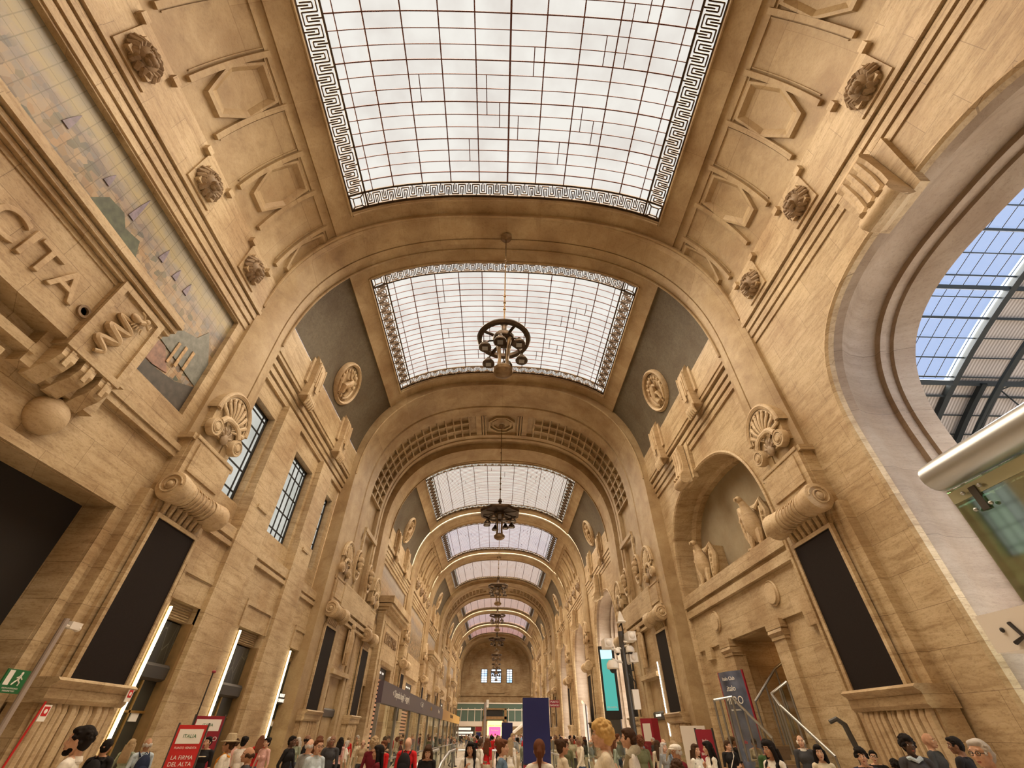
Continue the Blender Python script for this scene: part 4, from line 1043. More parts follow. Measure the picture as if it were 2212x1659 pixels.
# ------------------------------------------------------------------ train shed seen through the open arches
def shed_pt(x, y, off=0.):
    t = max(-1, min(1, y/46.)); z = 31*sqrt(max(0, 1-t*t)); n = Vector((0, y/46.**2, z/31.**2)).normalized()
    return (x, y-n.y*off, z-n.z*off)
YS = [-20+1.5*k for k in range(45)]
simple('sheet_base', (.36, .31, .27), .8)
m, nt, b = newmat('corrugated'); M['corrugated'] = m
g = N(nt, 'ShaderNodeNewGeometry'); sx = N(nt, 'ShaderNodeSeparateXYZ'); nt.links.new(g.outputs['Position'], sx.inputs[0])
wv = mathn(nt, 'SINE', mathn(nt, 'MULTIPLY', sx.outputs[0], 22.)); c = ramp(nt, mathn(nt, 'ADD', mathn(nt, 'MULTIPLY', wv, .5), .5), [(.2, (.30, .25, .21)), (.8, (.52, .46, .40))])
nt.links.new(c, b.inputs['Base Color']); b.inputs['Roughness'].default_value = .75
sh_ = MB()
sh_.grid(lambda u, v: shed_pt(38.5+60*u, -25+71*v), 4, 48); sh_.grid(lambda u, v: shed_pt(13.2+25.3*u, 27+19*v), 2, 16)
struct(sh_, 'roof_sheets', 'corrugated', smooth=True)
sh2 = MB(); sh2.grid(lambda u, v: shed_pt(13.2+25.3*u, -25+28.*v), 2, 16); struct(sh2, 'roof_sheets', 'corrugated', smooth=True)  # unseen stretch closed with sheets to cut sun on the near jamb
gp = MB(); gp.grid(lambda u, v: shed_pt(13.2+24.8*u, 3+23.6*v, 0), 1, 24)
struct(gp, 'roof_glazing', 'glass_shed')
bars = MB()
def beam(mb, p, q, w, h): mb.tube([p, q], [w, w], 4)
y = -24.
k = 0
while y < 45:
    for x0, x1 in ((13.3, 98.),):
        if k % 2 == 0 or y > 26: beam(bars, shed_pt(x0, y, .25), shed_pt(x1, y, .25), .13 if k % 4 == 0 else .08, .2)
        else: beam(bars, shed_pt(x0, y, .25), shed_pt(98, y, .25), .06, .2)
    y += 1.62; k += 1
for x in [14+1.05*k for k in range(24)]: bars.tube([shed_pt(x, -24+50.4*j/24, .05) for j in range(25)], .035, 4)
for x in [38.6, 43, 47.5, 52, 56.5, 61, 66, 72, 80, 90]:
    bars.tube([shed_pt(x, -24+69*j/36, .3) for j in range(37)], .14 if x != 38.6 else .32, 5)
for x in (27., 41., 59., 77.):
    bars.tube([shed_pt(x+1.2*0, 26.6+19*j/12, .5) for j in range(13)], .3, 5)
    bars.tube([shed_pt(x, -24+69*j/36, 1.6) for j in range(37)] if x > 40 else [shed_pt(x, 26.6+19*j/12, 1.8) for j in range(13)], .18, 5)
for i, x in enumerate((43, 47.5, 52, 56.5, 61, 66, 72)):
    for j in range(20):
        y0 = -4+2.4*j*1.0
        a, b_ = (y0, y0+2.4) if (i+j) % 2 else (y0+2.4, y0)
        beam(bars, shed_pt(x, a, .35), shed_pt(x+4.5, b_, .35), .055, .1)
for j in range(6):
    for x in (16, 20, 24, 30, 34): beam(bars, shed_pt(x, 27+3*j, .35), shed_pt(x+3.6, 30+3*j, .35), .06, .1)
beam(bars, shed_pt(13, 26.7, .3), shed_pt(98, 26.7, .3), .3, .3)
beam(bars, shed_pt(13, 19., .3), shed_pt(98, 19., .3), .22, .3)
struct(bars, 'roof_steel_trusses', 'shed_steel')
ro = MB(); k = 0; y = 46.  # flat roof added to keep open-sky sun off the far arches
while y < 155:
    if k % 9: ro.add([(13.2, y, 22.), (98, y, 22.), (98, y+3, 22.), (13.2, y+3, 22.)], [(0, 1, 2, 3)])
    y += 3; k += 1
struct(ro, 'roof_far_sheds', 'corrugated')
se = MB()
se.add([(98, 46, -.15), (98, 155, -.15), (98, 155, 22), (98, 46, 22)], [(0, 1, 2, 3)])
se.add([(98, -25, -.15), (98, 46, -.15), (98, 46, 31), (98, -25, 31)], [(0, 1, 2, 3)]); struct(se, 'wall_shed_end', 'grey_metal')

# ------------------------------------------------------------------ shop fronts on the mosaic side
simple('gold_trim', (.27, .17, .075), .5, .3, noise=.2, nscale=3)
m, nt, b = newmat('shop_screen'); M['shop_screen'] = m
g = N(nt, 'ShaderNodeNewGeometry'); sx = N(nt, 'ShaderNodeSeparateXYZ'); nt.links.new(g.outputs['Position'], sx.inputs[0])
vo = N(nt, 'ShaderNodeTexVoronoi'); vo.feature = 'DISTANCE_TO_EDGE'; vo.inputs['Scale'].default_value = 1.; mp = N(nt, 'ShaderNodeMapping'); mp.inputs['Scale'].default_value = (3., 3., .7)
nt.links.new(g.outputs['Position'], mp.inputs[0]); nt.links.new(mp.outputs[0], vo.inputs['Vector'])
nt.links.new(ramp(nt, vo.outputs['Distance'], [(.0, (.13, .13, .10)), (.012, (.13, .13, .10)), (.02, (.035, .034, .026))]), b.inputs['Base Color']); b.inputs['Roughness'].default_value = .35
def shopfront(y0, y1, sd, d, ztop, label, zs=2.75, sign=None, pane='shop_dark', lower='shop_warm', grp='shop fronts in the stone openings'):
    root = thing('shop_front', label, 'shop front', (sd*d, (y0+y1)/2, 0), 0 if sd < 0 else pi, grp)
    w = (y1-y0)/2; D = .34
    a = MB(); a.box(-D-.03, -D, -w, w, zs+.45, ztop-.55); a.build('screen', 'shop_screen', root)
    l = MB()
    l.box(-D-.1, -D+.06, -w, w, ztop-.5, ztop); 
    for k in range(6): l.box(-D+.06, -D+.10, -w+.1, w-.1, ztop-.46+k*.075, ztop-.43+k*.075)
    l.build('louvre', 'vault_stone', root)
    g_ = MB(); g_.box(-D-.2, -.02, w-.14, w, -.1, ztop-.5); g_.build('gilded_reveal', 'gold_trim', root); g_ = MB(); g_.box(-D-.2, -.02, -w, -w+.10, -.1, ztop-.5); g_.build('gilded_reveal', 'gold_trim', root)
    s = MB()      # rounded fascia box
    s.mould([(-D-.1, zs), (-.22, zs), (-.12, zs+.06), (-.10, zs+.36), (-.16, zs+.44), (-D-.1, zs+.46)], 'y', -w+.1, w-.14); s.build('fascia', 'dark_metal', root)
    p = MB(); p.box(-D-.03, -D, -w, w, -.1, zs); gl = p.build('window', pane, root)
    f = MB(); f.box(-D, -D+.05, -.04, .04, -.1, zs); f.box(-D, -D+.05, -w+.1, w-.14, 2.1, 2.16); f.build('door_frame', 'brass', root)
    q = MB(); q.box(-D-.0, -D+.03, w*.2, w*.6, 1.9, 2.1); q.build('notice', 'white', root)
    if sign:
        for k, tx in enumerate(sign.split('|')):
            n_ = len(sign.split('|'))
            text(tx, 'sign_lettering', 'letter_light', .19, root, loc=(-.09, .1, zs+.24-(k-(n_-1)/2)*.2), rot=(pi/2, 0, pi/2), ext=.01, sx=.8)
    return root
W3 = [('shop front beside the first pier, behind the slanting light strip', 2.9, None), ('middle shop front of three between the first and second pier', 2.75, None), ('shop front with a two line bistro sign next to the second pier', 2.75, 'BISTROT|CENTRALE')]
for (a, b_), (lab, z, sg) in zip(DOOR2, W3): shopfront(a, b_, -1, 10.60, 5.05, lab, z, sg)
# vertical light strips at the edge of each opening
for k, (yy, z0, z1, lab) in enumerate(((15.46, -.1, 4.8, 'long slanting light strip beside the first dark panel'), (20.2, 2.0, 4.9, 'second light strip, at the edge of the middle shop'), (25.75, -.1, 4.9, 'third light strip, nearest the second pier'))):
    q = MB(); q.box(-10.60, -10.54, yy-.03, yy+.03, z0, z1); o = q.build('light_strip', 'led'); tag(o, lab, 'light strip', 'light strips on the shop openings')
    h = MB(); h.box(-10.64, -10.60, yy-.06, yy+.06, z0, z1); h.build('housing', 'brass', o)
o = shopfront(32.0, 35.2, -1, 10.2, 4.4, 'shop front with an oval mark and a bright pink window inside the coffered arch', 2.4, None, 'shop_dark')
q = MB(); q.lathe([(0, 0), (.22, 0), (.22, .02)], (-.32, .1, 3.85), 'x', 20)
for i, p in enumerate(q.v): q.v[i] = (p[0], (p[1]-.1)*.8+.1, (p[2]-3.85)*1.5+3.85)
q.build('oval_mark', 'letter_light', o); text('EDALAB', 'sign_lettering', 'letter_light', .50, o, loc=(-.30, .1, 3.2), rot=(pi/2, 0, pi/2), ext=.01)
q = MB(); q.box(-.3, -.27, -1.4, 1.1, .6, 2.35); q.build('lit_window', 'pink_screen', o)
# platform side: coffered arch shop with a light strip
o = shopfront(32.0, 35.2, 1, 10.2, 4.4, 'shop front with a dark lettered fascia on the platform side of the coffered arch', 2.35, 'BEST AND FAST')
q = MB(); q.box(10.12, 10.18, 31.35, 31.42, 1.6, 5.2); o = q.build('light_strip', 'led_white'); tag(o, 'light strip beside the dark panel on the platform side', 'light strip', 'light strips on the shop openings')
for sd, yc in ((-1, 92.2), (1, 92.2), (-1, 148.3), (1, 148.3)): shopfront(yc-1.6, yc+1.6, sd, 10.2, 4.4, 'distant shop front in the %s arch on the %s' % ('second coffered' if yc < 100 else 'last', 'mosaic side' if sd < 0 else 'platform side'), 2.4)
# shuttered portal of the coffee house and doors of the far bays
def shutter(yc, w, z1, d, lab, col='white_paint'):
    root = thing('roller_shutter', lab, 'roller shutter', (-d, yc, 0), 0, 'roller shutters')
    s = MB()
    for k in range(int((z1-.9)/.30)): s.box(-.06, .04, -w, w, .2+k*.30, .2+k*.30+.17)
    s.build('slats', 'shutter_rose', root)
    b = MB(); b.box(-.12, -.06, -w, w, -.1, z1); b.build('backing', 'dark_inside', root)
    h = MB(); h.box(-.1, .1, -w, w, z1-.85, z1); h.build('header', 'dark_metal', root)
    for k in range(3): q = MB(); q.box(.1, .12, -w*.7+k*w*.5, -w*.7+k*w*.5+w*.28, z1-.45, z1-.3); q.build('header_light', 'letter_light', root)
simple('shutter_rose', (.62, .34, .22), .5)
for (yc, y0, y1, up), lab in zip(PORT, ('rose slatted shutter in the pedimented coffee house portal', 'slatted shutter in the second masked bay', 'slatted shutter in the second pedimented portal', 'slatted shutter past the second coffered arch', 'slatted shutter in the last masked bay', 'slatted shutter nearest the end wall')):
    shutter(yc, 2.2, 6.3, 10.75 if not up else 10.65, lab)
# portal of the first bay, its unlit interior painted as a dark sheet
root = thing('portal_curtain', 'large dark closed portal under the stone ball, beside the first pier', 'portal', (-11.4, 6.2, 0))
q = MB(); q.box(-.05, .0, -5.2, 5.15, -.1, 6.4); q.build('dark_sheet', 'dark_inside', root)
q = MB(); q.box(0, .06, -5.2, 5.15, 2.9, 3.05); q.box(0, .06, 3.3, 3.4, -.1, 2.9); q.box(0, .05, .2, .3, -.1, 2.9); q.build('door_rails', 'bronze', root)
q = MB(); q.box(.0, .03, -4.8, 3.2, .2, 2.8); q.build('lower_doors', 'dark_inside', root)

# ------------------------------------------------------------------ signs and poles on the left
def pole(name, p, z1, r, mat, lab, cat='pole', z0=-LIFT):
    q = MB(); q.tube([(p[0], p[1], z0), (p[0], p[1], z1)], r, 10); return tag(q.build(name, mat), lab, cat)
simple('pole_grey', (.40, .34, .30), .4, .3)
root = thing('camera_pole', 'slim grey pole with a small white security camera, leaning view beside the first dark panel', 'camera pole', (-9.6, 10.9, 0))
q = MB(); q.tube([(0, 0, -LIFT), (0, 0, 3.75)], .055, 10); q.build('pole', 'pole_grey', root)
q = MB(); q.tube([(0, .0, 3.62), (.02, .18, 3.62)], .03, 8); q.build('bracket', 'white_paint', root)
q = MB(); q.box(-.05, .07, .12, .42, 3.58, 3.72); q.ell((.01, .40, 3.62), (.07, .07, .07)); q.build('security_camera', 'white_paint', root, smooth=True)
root['label'] = 'slim grey pole with a small white security camera in front of the first pier'
# exit sign, running figure and white door
root = thing('exit_sign', 'green emergency exit sign with running figure on the wall left of the camera pole', 'sign', (-10.08, 11.05, 2.45))
q = MB(); q.box(0, .03, -.27, .27, -.19, .21); q.build('board', 'green', root)
q = MB(); q.box(.03, .034, -.22, -.10, -.06, .19); q.build('white_door', 'white', root)
q = MB(); q.ell((.035, .09, .15), (.006, .03, .03), 8, 6); q.tube([(.035, .08, .12), (.035, .06, .04)], .022, 6); q.tube([(.035, .06, .04), (.035, .13, -.01), (.035, .12, -.06)], .014, 5); q.tube([(.035, .06, .04), (.035, .01, .0), (.035, -.03, -.05)], .014, 5)
q.tube([(.035, .08, .10), (.035, .01, .07)], .011, 5); q.tube([(.035, .08, .10), (.035, .15, .05)], .011, 5); q.build('running_figure', 'white', root)
text('USCITA DI EMERGENZA', 'sign_lettering', 'white', .035, root, loc=(.033, 0, -.11), rot=(pi/2, 0, pi/2), ext=.001)
text('EMERGENCY EXIT', 'sign_lettering', 'white', .035, root, loc=(.033, 0, -.155), rot=(pi/2, 0, pi/2), ext=.001)
for y, z, lab in ((11.75, 1.98, 'red and white extinguisher sign low on the pedestal left of the folds'), (14.1, 2.42, 'small red fire ring sign on the pedestal ledge')):
    root = thing('fire_sign', lab, 'sign', (-9.66, y, z), 0, 'small fire signs'); q = MB(); q.box(0, .02, -.1, .1, -.16, .12); q.build('board', 'white', root)
    q = MB(); q.box(.02, .024, -.075, .075, -.07, .09); q.build('red_field', 'red', root); q = MB(); q.lathe([(.04, 0), (.04, .004), (.028, .004)], (.024, 0, .01), 'x', 14); q.build('pictogram', 'white', root)
q = MB(); q.tube([(-9.62, 11.6, 2.15), (-9.62, 11.35, .2)], .02, 6); tag(q.build('red_pipe', 'red'), 'thin red pipe below the extinguisher sign', 'pipe')
root = thing('paper_notice', 'white paper notice on the wall under the exit sign', 'notice', (-10.0, 10.55, 1.72)); q = MB(); q.box(0, .015, -.2, .2, -.16, .16); q.build('sheet', 'white', root); q = MB(); q.box(.015, .018, -.14, .14, .0, .05); q.box(.015, .018, -.14, .06, -.08, -.04); q.build('printed_lines', 'grey_metal', root)
root = thing('slim_post', 'thin dark post with a small round head in front of the middle shop', 'post', (-8.3, 15.2, 0)); q = MB(); q.tube([(0, 0, -LIFT), (0, 0, 3.0)], .018, 6); q.build('rod', 'iron', root); q = MB(); q.ell((0, .03, 3.03), (.05, .09, .04)); q.build('head', 'dark_red', root)
# red ticket totems
def totem(loc, rz, w, h, lab, lines, mat='red', z0=.0, top=True):
    root = thing('info_totem', lab, 'totem', loc, rz, None); q = MB(); q.box(-.09, .09, -w/2, w/2, z0, h); q.build('body', mat, root)
    if top:
        q = MB(); q.box(.09, .10, -w*.42, w*.42, h-.36, h-.08); q.build('white_header', 'white', root)
        text('ITALIA', 'sign_lettering', 'green', .10, root, loc=(.105, 0, h-.22), rot=(pi/2, 0, pi/2), ext=.001)
    q = MB(); q.box(-.10, .10, -w/2-.03, -w/2, z0, h+.04); q.box(-.10, .10, w/2, w/2+.03, z0, h+.04); q.build('side_trim', 'dark_metal', root)
    for tx, z, s in lines: text(tx, 'sign_lettering', 'white', s, root, loc=(.102, 0, z), rot=(pi/2, 0, pi/2), ext=.002)
    q = MB(); q.box(-.2, .2, -w/2-.08, w/2+.08, -LIFT, z0+.02); q.build('foot', 'dark_metal', root)
    return root
totem((-7.62, 14.0, 0), -1.15, .62, 1.80, 'tall red advertising totem with white lines of text in front of the shops', [('PUNTO VENDITA', 1.36, .06), ('LA FIRMA', 1.18, .11), ('DEL ALTA', 1.06, .11), ('VELOCITA', .94, .11), ('ITALIANA', .82, .11), ('biglietti e carte', .66, .05), ('per ogni viaggio', .57, .05)])
totem((-8.85, 17.0, 0), -1.05, .80, 2.05, 'dark red ticket totem with a green and white header behind the red one', [('Biglietti OO', 1.5, .15)], 'dark_red')

# ------------------------------------------------------------------ middle of the hall: sign band and glass walls round the escalator well
X0, YA, YB = -3.7, 16.8, 55.
root = thing('escalator_screen', 'long glass screen with a purple and yellow sign band around the escalator well', 'glass screen', (X0, YA, 0))
L = YB-YA; q = MB(); q.box(-.08, .08, 0, L*.53, 2.40, 2.98); q.build('purple_band', 'band_purple', root)
q = MB(); q.box(-.08, .08, L*.53+.05, L, 2.40, 2.98); q.build('yellow_band', 'band_yellow', root)
q = MB(); q.box(-.015, .015, 0, L, .05, 2.40); q.build('glass', 'glass_clear', root)
for k in range(13):
    q = MB(); q.box(-.05, .05, L*k/12-.04, L*k/12+.04, -LIFT, 2.40); q.build('post', 'grey_metal', root)
q = MB(); q.box(-.03, .03, 0, L, .95, 1.0); q.build('rail', 'steel', root)
for tx, y, s, mt in (('<  Deposito bagagli - Luggage |', 3.6, .30, 'white'), ('<  Taxi |', 9.4, .30, 'white'), ('Hotel', 13.4, .26, 'band_yellow'), ('Metro', 17.6, .26, 'white'), ('PAUSA  CAFFE  SHOP', 28., .3, 'bronze')):
    text(tx, 'band_lettering', mt, s, root, loc=(.085, y, 2.74), rot=(pi/2, 0, pi/2), ext=.003)
root = thing('escalator_rails', 'white and steel escalator handrails rising beside the glass screen', 'escalator', (-1.9, 21., 0))
for k, x in enumerate((-1.1, -.2, .6)):
    q = MB(); q.tube([(x, 9., 1.0), (x, 5., 1.0), (x, 1.5, .75), (x, -3.5, -.1)], .05, 8); q.build('handrail', 'steel', root)
    q = MB(); q.prism([(x-.02, 9., .9), (x-.02, 5, .9), (x-.02, 1.5, .65), (x-.02, -3.5, -.14), (x-.02, 9., -.1)], (.04, 0, 0)); q.build('balustrade', 'glass_clear', root)
root = thing('glass_barrier', 'low glass barrier with steel rail to the right of the blue pillar', 'glass barrier', (2.6, 22., 0))
for k in range(10):
    q = MB(); q.box(-.03, .03, k*2.6-.03, k*2.6+.03, -LIFT, 1.45); q.build('post', 'grey_metal', root)
q = MB(); q.box(-.012, .012, 0, 23.4, .0, 1.42); q.build('glass', 'glass_clear', root); q = MB(); q.tube([(0, 0, 1.0), (0, 23.4, 1.0)], .035, 8); q.build('rail', 'steel', root)
q = MB(); q.tube([(0, 0, 1.0), (6.2, 0, 1.0)], .035, 8); q.box(0, 6.2, -.012, .012, 0., 1.42); q.build('cross_glass', 'glass_clear', root)
q = MB(); q.tube([(-4.4, 9, .95), (0, 9, .95)], .04, 8); tag(q.build('handrail', 'steel', loc=(2.4, 22., 0)), 'level steel handrail left of the large blue pillar', 'handrail')
# blue pillars
def blue(loc, w, h, lab):
    root = thing('blue_pillar', lab, 'advertising pillar', loc, 0, 'blue advertising pillars')
    q = MB(); q.box(-w/2, w/2, -.25, .25, h*.31, h); q.build('blue_body', 'navy', root)
    q = MB(); q.box(-w/2, w/2, -.25, .25, -LIFT, h*.31-.04); q.build('red_base', 'dark_red', root)
    q = MB(); q.box(-w/2+.05, w/2-.05, -.27, -.25, .05, h*.31-.08); q.build('white_field', 'white', root)
    q = MB(); q.box(-w*.22, w*.05, -.29, -.27, .2, h*.31-.2); q.build('display', 'black', root)
    return root
blue((1.53, 20.2, 0), .97, 2.72, 'large blue pillar standing in the middle of the hall')
blue((.85, 38., 0), .75, 2.27, 'smaller blue pillar behind the large one, nearer the end wall')
root = thing('red_sign', 'small dark red lettered sign at the top right of the large blue pillar', 'sign', (2.25, 20.1, 2.55)); q = MB(); q.box(-.19, .19, -.02, .02, -.11, .11); q.build('board', 'dark_red', root)
text('PUNTO', 'sign_lettering', 'white', .09, root, loc=(0, -.025, .05), rot=(pi/2, 0, 0), ext=.001); text('BAGAGLI', 'sign_lettering', 'white', .08, root, loc=(0, -.025, -.05), rot=(pi/2, 0, 0), ext=.001)
root = thing('camera_pole', 'bare grey pole with a white camera in the middle of the hall', 'camera pole', (-.48, 25., 0)); q = MB(); q.tube([(0, 0, -LIFT), (0, 0, 2.95)], .06, 10); q.build('pole', 'pole_grey', root)
q = MB(); q.box(.05, .17, -.06, .06, 2.78, 3.05); q.ell((.11, -.02, 2.78), .06); q.build('security_camera', 'white', root, smooth=True)

# ------------------------------------------------------------------ end of the hall: glazed gallery with shops
root = thing('glazed_gallery', 'glass fronted two storey gallery under the three end windows', 'shop gallery', (0, 141., 0))
q = MB(); q.box(-10.1, 10.1, 0, .1, 7.85, 8.1); q.box(-10.1, 10.1, 0, .3, 6.5, 6.7); q.build('white_beams', 'white_paint', root)
q = MB(); q.box(-10.1, 10.1, .1, .15, 4.2, 7.85)
simple('gallery_glass', (.10, .16, .14), .1); q.build('glass_front', 'gallery_glass', root)
for x in (-9., -7.2, -5.4, -3.7, 3.5, 5.2, 7., 9.): 
    q = MB(); q.box(x-.06, x+.06, 0, .1, 4.2, 7.); q.build('mullion', 'white_paint', root)
q = MB(); q.box(-10.1, -3.4, -.3, .1, 3.2, 4.2); q.box(3.4, 10.1, -.3, .1, 3.2, 4.2); q.build('white_fascia', 'white_paint', root)
q = MB(); q.box(-3.2, 3.0, -.5, 0, 4.6, 5.2); q.box(-3.2, -2.6, -.5, 0, 0, 6.8); q.box(2.4, 3.0, -.5, 0, 0, 6.8); q.box(-3.2, 3.0, -.5, 0, 6.6, 6.9); q.build('gilded_frame', 'gold_trim', root)
q = MB(); q.box(-2.2, 2., -.1, 0, 5.2, 6.6); q.build('dark_transom', 'black', root)
q = MB(); q.box(-2., 1.9, -.15, -.05, 0, 4.3); q.build('warm_interior', 'shop_warm', root)
q = MB(); q.box(-1.5, 1.5, -.2, -.15, .2, 3.1); q.build('pink_screen', 'shop_pink', root)
text('URBAN GRAND', 'shop_lettering', 'bronze', .5, root, loc=(0, -.3, 3.3), rot=(pi/2, 0, 0)); text('benvenuti', 'shop_lettering', 'white', .5, root, loc=(0, -.3, 2.4), rot=(pi/2, 0, 0))
q = MB(); q.box(-10.5, -5.2, -.2, .0, .2, 3.1); q.build('left_shop', 'shop_dark', root); q = MB(); q.box(-9.3, -6.2, -.25, -.2, 2.4, 2.9); q.box(-10., -5.6, -.25, -.2, 1.7, 2.1); q.box(-9.4, -6.4, -.25, -.2, 1.3, 1.5); q.build('lit_menu', 'letter_light', root)
q = MB(); q.box(-5., -3.4, -.2, 0, 2.2, 3.1); q.build('red_sign', 'dark_red', root); q = MB(); q.box(-4.8, -3.6, -.2, 0, .8, 2.0); q.build('navy_sign', 'navy', root)
root = thing('stair_balustrade', 'curved white stair balustrade right of the far doors', 'stair', (6.5, 120, 0)); q = MB(); q.tube([(-3.5, 0, 1.2), (-2.5, 0, 1.9), (-.5, 0, 3.2), (1.5, 0, 4.)], .28, 8); q.build('balustrade', 'white', root, smooth=True)
for i, (x0, x1) in enumerate(EW):
    q = MB(); q.box(x0, x1, 153.3, 153.35, 13.3, 16.8); o = q.build('window_%d' % (i+4), 'far_window', kind='structure')
    f = MB(); w_ = .09
    for k in range(1, 6): f.box(x0, x1, 153.15, 153.25, 13.3+k*3.5/6-.05, 13.3+k*3.5/6+.05)
    f.box(x0, x0+.14, 153.15, 153.25, 13.3, 16.8); f.box(x1-.14, x1, 153.15, 153.25, 13.3, 16.8); f.box(x0, x1, 153.15, 153.25, 13.3, 13.45); f.box(x0, x1, 153.15, 153.25, 16.65, 16.8); f.box((x0+x1)/2-.05, (x0+x1)/2+.05, 153.15, 153.25, 13.3, 16.8)
    f.build('frame', 'black', o)

# ------------------------------------------------------------------ platform side: stairs, banners, camera mast, lift
root = thing('staircase', 'stone staircase climbing into the recess under the lintel', 'staircase', (10.2, 20.8, 0))
q = MB()
for k in range(10): q.box(.1+k*.31, 8.7, -1.95, 1.95, -LIFT if k == 0 else .02+k*.17-.17, .02+k*.17)
q.build('steps', 'vault_stone', root)
q = MB()
for k in range(12): q.box(3.4+k*.31, 8.7, -1.95, 1.95, 1.5+k*.17, 1.72+k*.17)
q.build('upper_steps', 'vault_stone', root)
q = MB(); q.box(-.6, .4, -2.2, -1.98, -LIFT, .9); q.box(-.6, .4, 1.98, 2.2, -LIFT, .9); q.box(.4, 2.9, 1.98, 2.2, -LIFT, 1.3); q.build('cheek_walls', 'pale_jamb', root)
def rail(name, lab, pts, drop, posts, gl=True):
    r = thing(name, lab, 'balustrade', (0, 0, 0), 0, 'stair balustrades')
    q = MB(); q.tube(pts, .045, 8); q.build('handrail', 'steel', r)
    q = MB()
    for p, p2, d0, d1 in zip(pts, pts[1:], drop, drop[1:]): q.add([(p[0], p[1], p[2]-.08), (p2[0], p2[1], p2[2]-.08), (p2[0], p2[1], d1), (p[0], p[1], d0)], [(0, 1, 2, 3)])
    if gl: q.build('glass', 'glass_clear', r)
    for i in range(len(pts)-1):
        n = posts[i]
        for k in range(n):
            t = k/n; q = MB(); p = [pts[i][j]*(1-t)+pts[i+1][j]*t for j in range(3)]; q.tube([(p[0], p[1], drop[i]*(1-t)+drop[i+1]*t), tuple(p)], .035, 6); q.build('post', 'grey_metal', r)
    q = MB(); q.tube([(pts[-1][0], pts[-1][1], drop[-1]), pts[-1]], .035, 6); q.build('post', 'grey_metal', r)
rail('stair_balustrade', 'glass balustrade with steel handrail turning a corner, left side of the stairs', [(7.68, 18.3, 2.6), (8.2, 18., 2.68), (9.2, 18., 1.6)], [1.0, 1.0, -.1], [3, 3])
rail('stair_balustrade', 'glass balustrade with steel handrail descending from the recess, right side of the stairs', [(10.9, 18.98, 3.2), (10.3, 19.2, 2.85), (10.0, 18.3, 2.45), (10.5, 17., 1.15)], [1.9, 1.4, .9, -.1], [2, 2, 3])
rail('stair_balustrade', 'straight steel handrail inside the stair recess', [(10.9, 21.8, 2.75), (12.2, 21.8, 3.9), (13.5, 21.8, 4.6)], [1.0, 1.7, 2.3], [2, 2], False)
q = MB(); q.box(12.9, 13.8, 19.5, 22.2, 4.96, 5.02); tag(q.build('ceiling_lamp', 'shop_warm'), 'flat ceiling lamp inside the stair recess', 'lamp')  # glowing panel added only to brighten the dark recess
q = MB(); q.mould([(0, 1.6), (.4, 1.5), (.42, 1.2), (0, 1.25)], 'y', -1.9, .6); q.prism([(0, -.2, 1.6), (0, .5, 1.6), (0, .5, 3.1), (0, .3, 3.1)], (.4, 0, 0)); tag(q.build('blue_slide', 'rubber_blue', loc=(12.4, 20.9, .5)), 'blue ramp with a rolled edge behind the stair glass', 'ramp')
# curved banner
root = thing('curved_banner', 'curved grey blue advertising banner standing behind the stair glass', 'banner', (9.75, 21.0, 0), .35)
q = MB(); q.grid(lambda u, v: (-.12*cos(pi*(u-.5)), .85*(u-.5)*2*.75, .2+3.5*v), 10, 1); q.build('face', 'poster_blue', root, smooth=True)
q = MB(); q.box(.0, .06, -.70, -.62, .0, 3.72); q.box(0, .06, .62, .68, 0, 3.72); q.build('edge', 'dark_red', root)
for tx, z, s, mt in (('Italo Club', 3.45, .17, 'white'), ('.italo', 3.12, .26, 'white'), ('MI-RO', 2.72, .36, 'white'), ('SENZA FERMATE', 2.42, .07, 'white'), ('italo', 1.45, .15, 'red')):
    text(tx, 'banner_lettering', mt, s, root, loc=(-.15, 0, z), rot=(pi/2, 0, -pi/2), ext=.003)
totem((7.35, 19.0, 0), pi+1.0, .55, 1.80, 'dark red ticket totem with white lettering in front of the second pier', [('italo', 1.5, .12), ('BIGLIETTI', 1.15, .10)], 'dark_red', top=False)
root = thing('poster_frame', 'white framed poster board with a dark picture beside the dark red totem', 'poster', (7.45, 20.3, 0), pi+1.0); q = MB(); q.box(-.05, .05, -.45, .45, -LIFT, 1.92); q.build('board', 'white_paint', root)
q = MB(); q.box(.05, .06, .05, .33, 1.35, 1.82); q.build('dark_picture', 'black', root); q = MB(); q.box(.05, .06, -.1, .4, .4, 1.15); q.build('red_strip', 'red', root)
root = thing('dark_kiosk', 'brown ticket machine column left of the poster board', 'kiosk', (7.9, 27.5, 0), pi+.4); q = MB(); q.box(-.2, .2, -.45, .45, -LIFT, 2.3); q.build('body', 'dark_red', root); q = MB(); q.box(.2, .21, -.3, .3, 1.4, 2.1); q.build('screen', 'white_paint', root)
root = thing('curved_fin', 'grey curved metal fin standing left of the nearer pedestal on the platform side', 'fin', (9.4, 14.2, -.12)); q = MB(); q.tube([(0, 0, -LIFT), (.02, .0, 1.5), (-.05, .02, 2.0), (-.2, .05, 2.12), (-.38, .1, 2.05)], [.07, .07, .07, .06, .05], 8); q.build('fin', 'dark_metal', root, smooth=True)
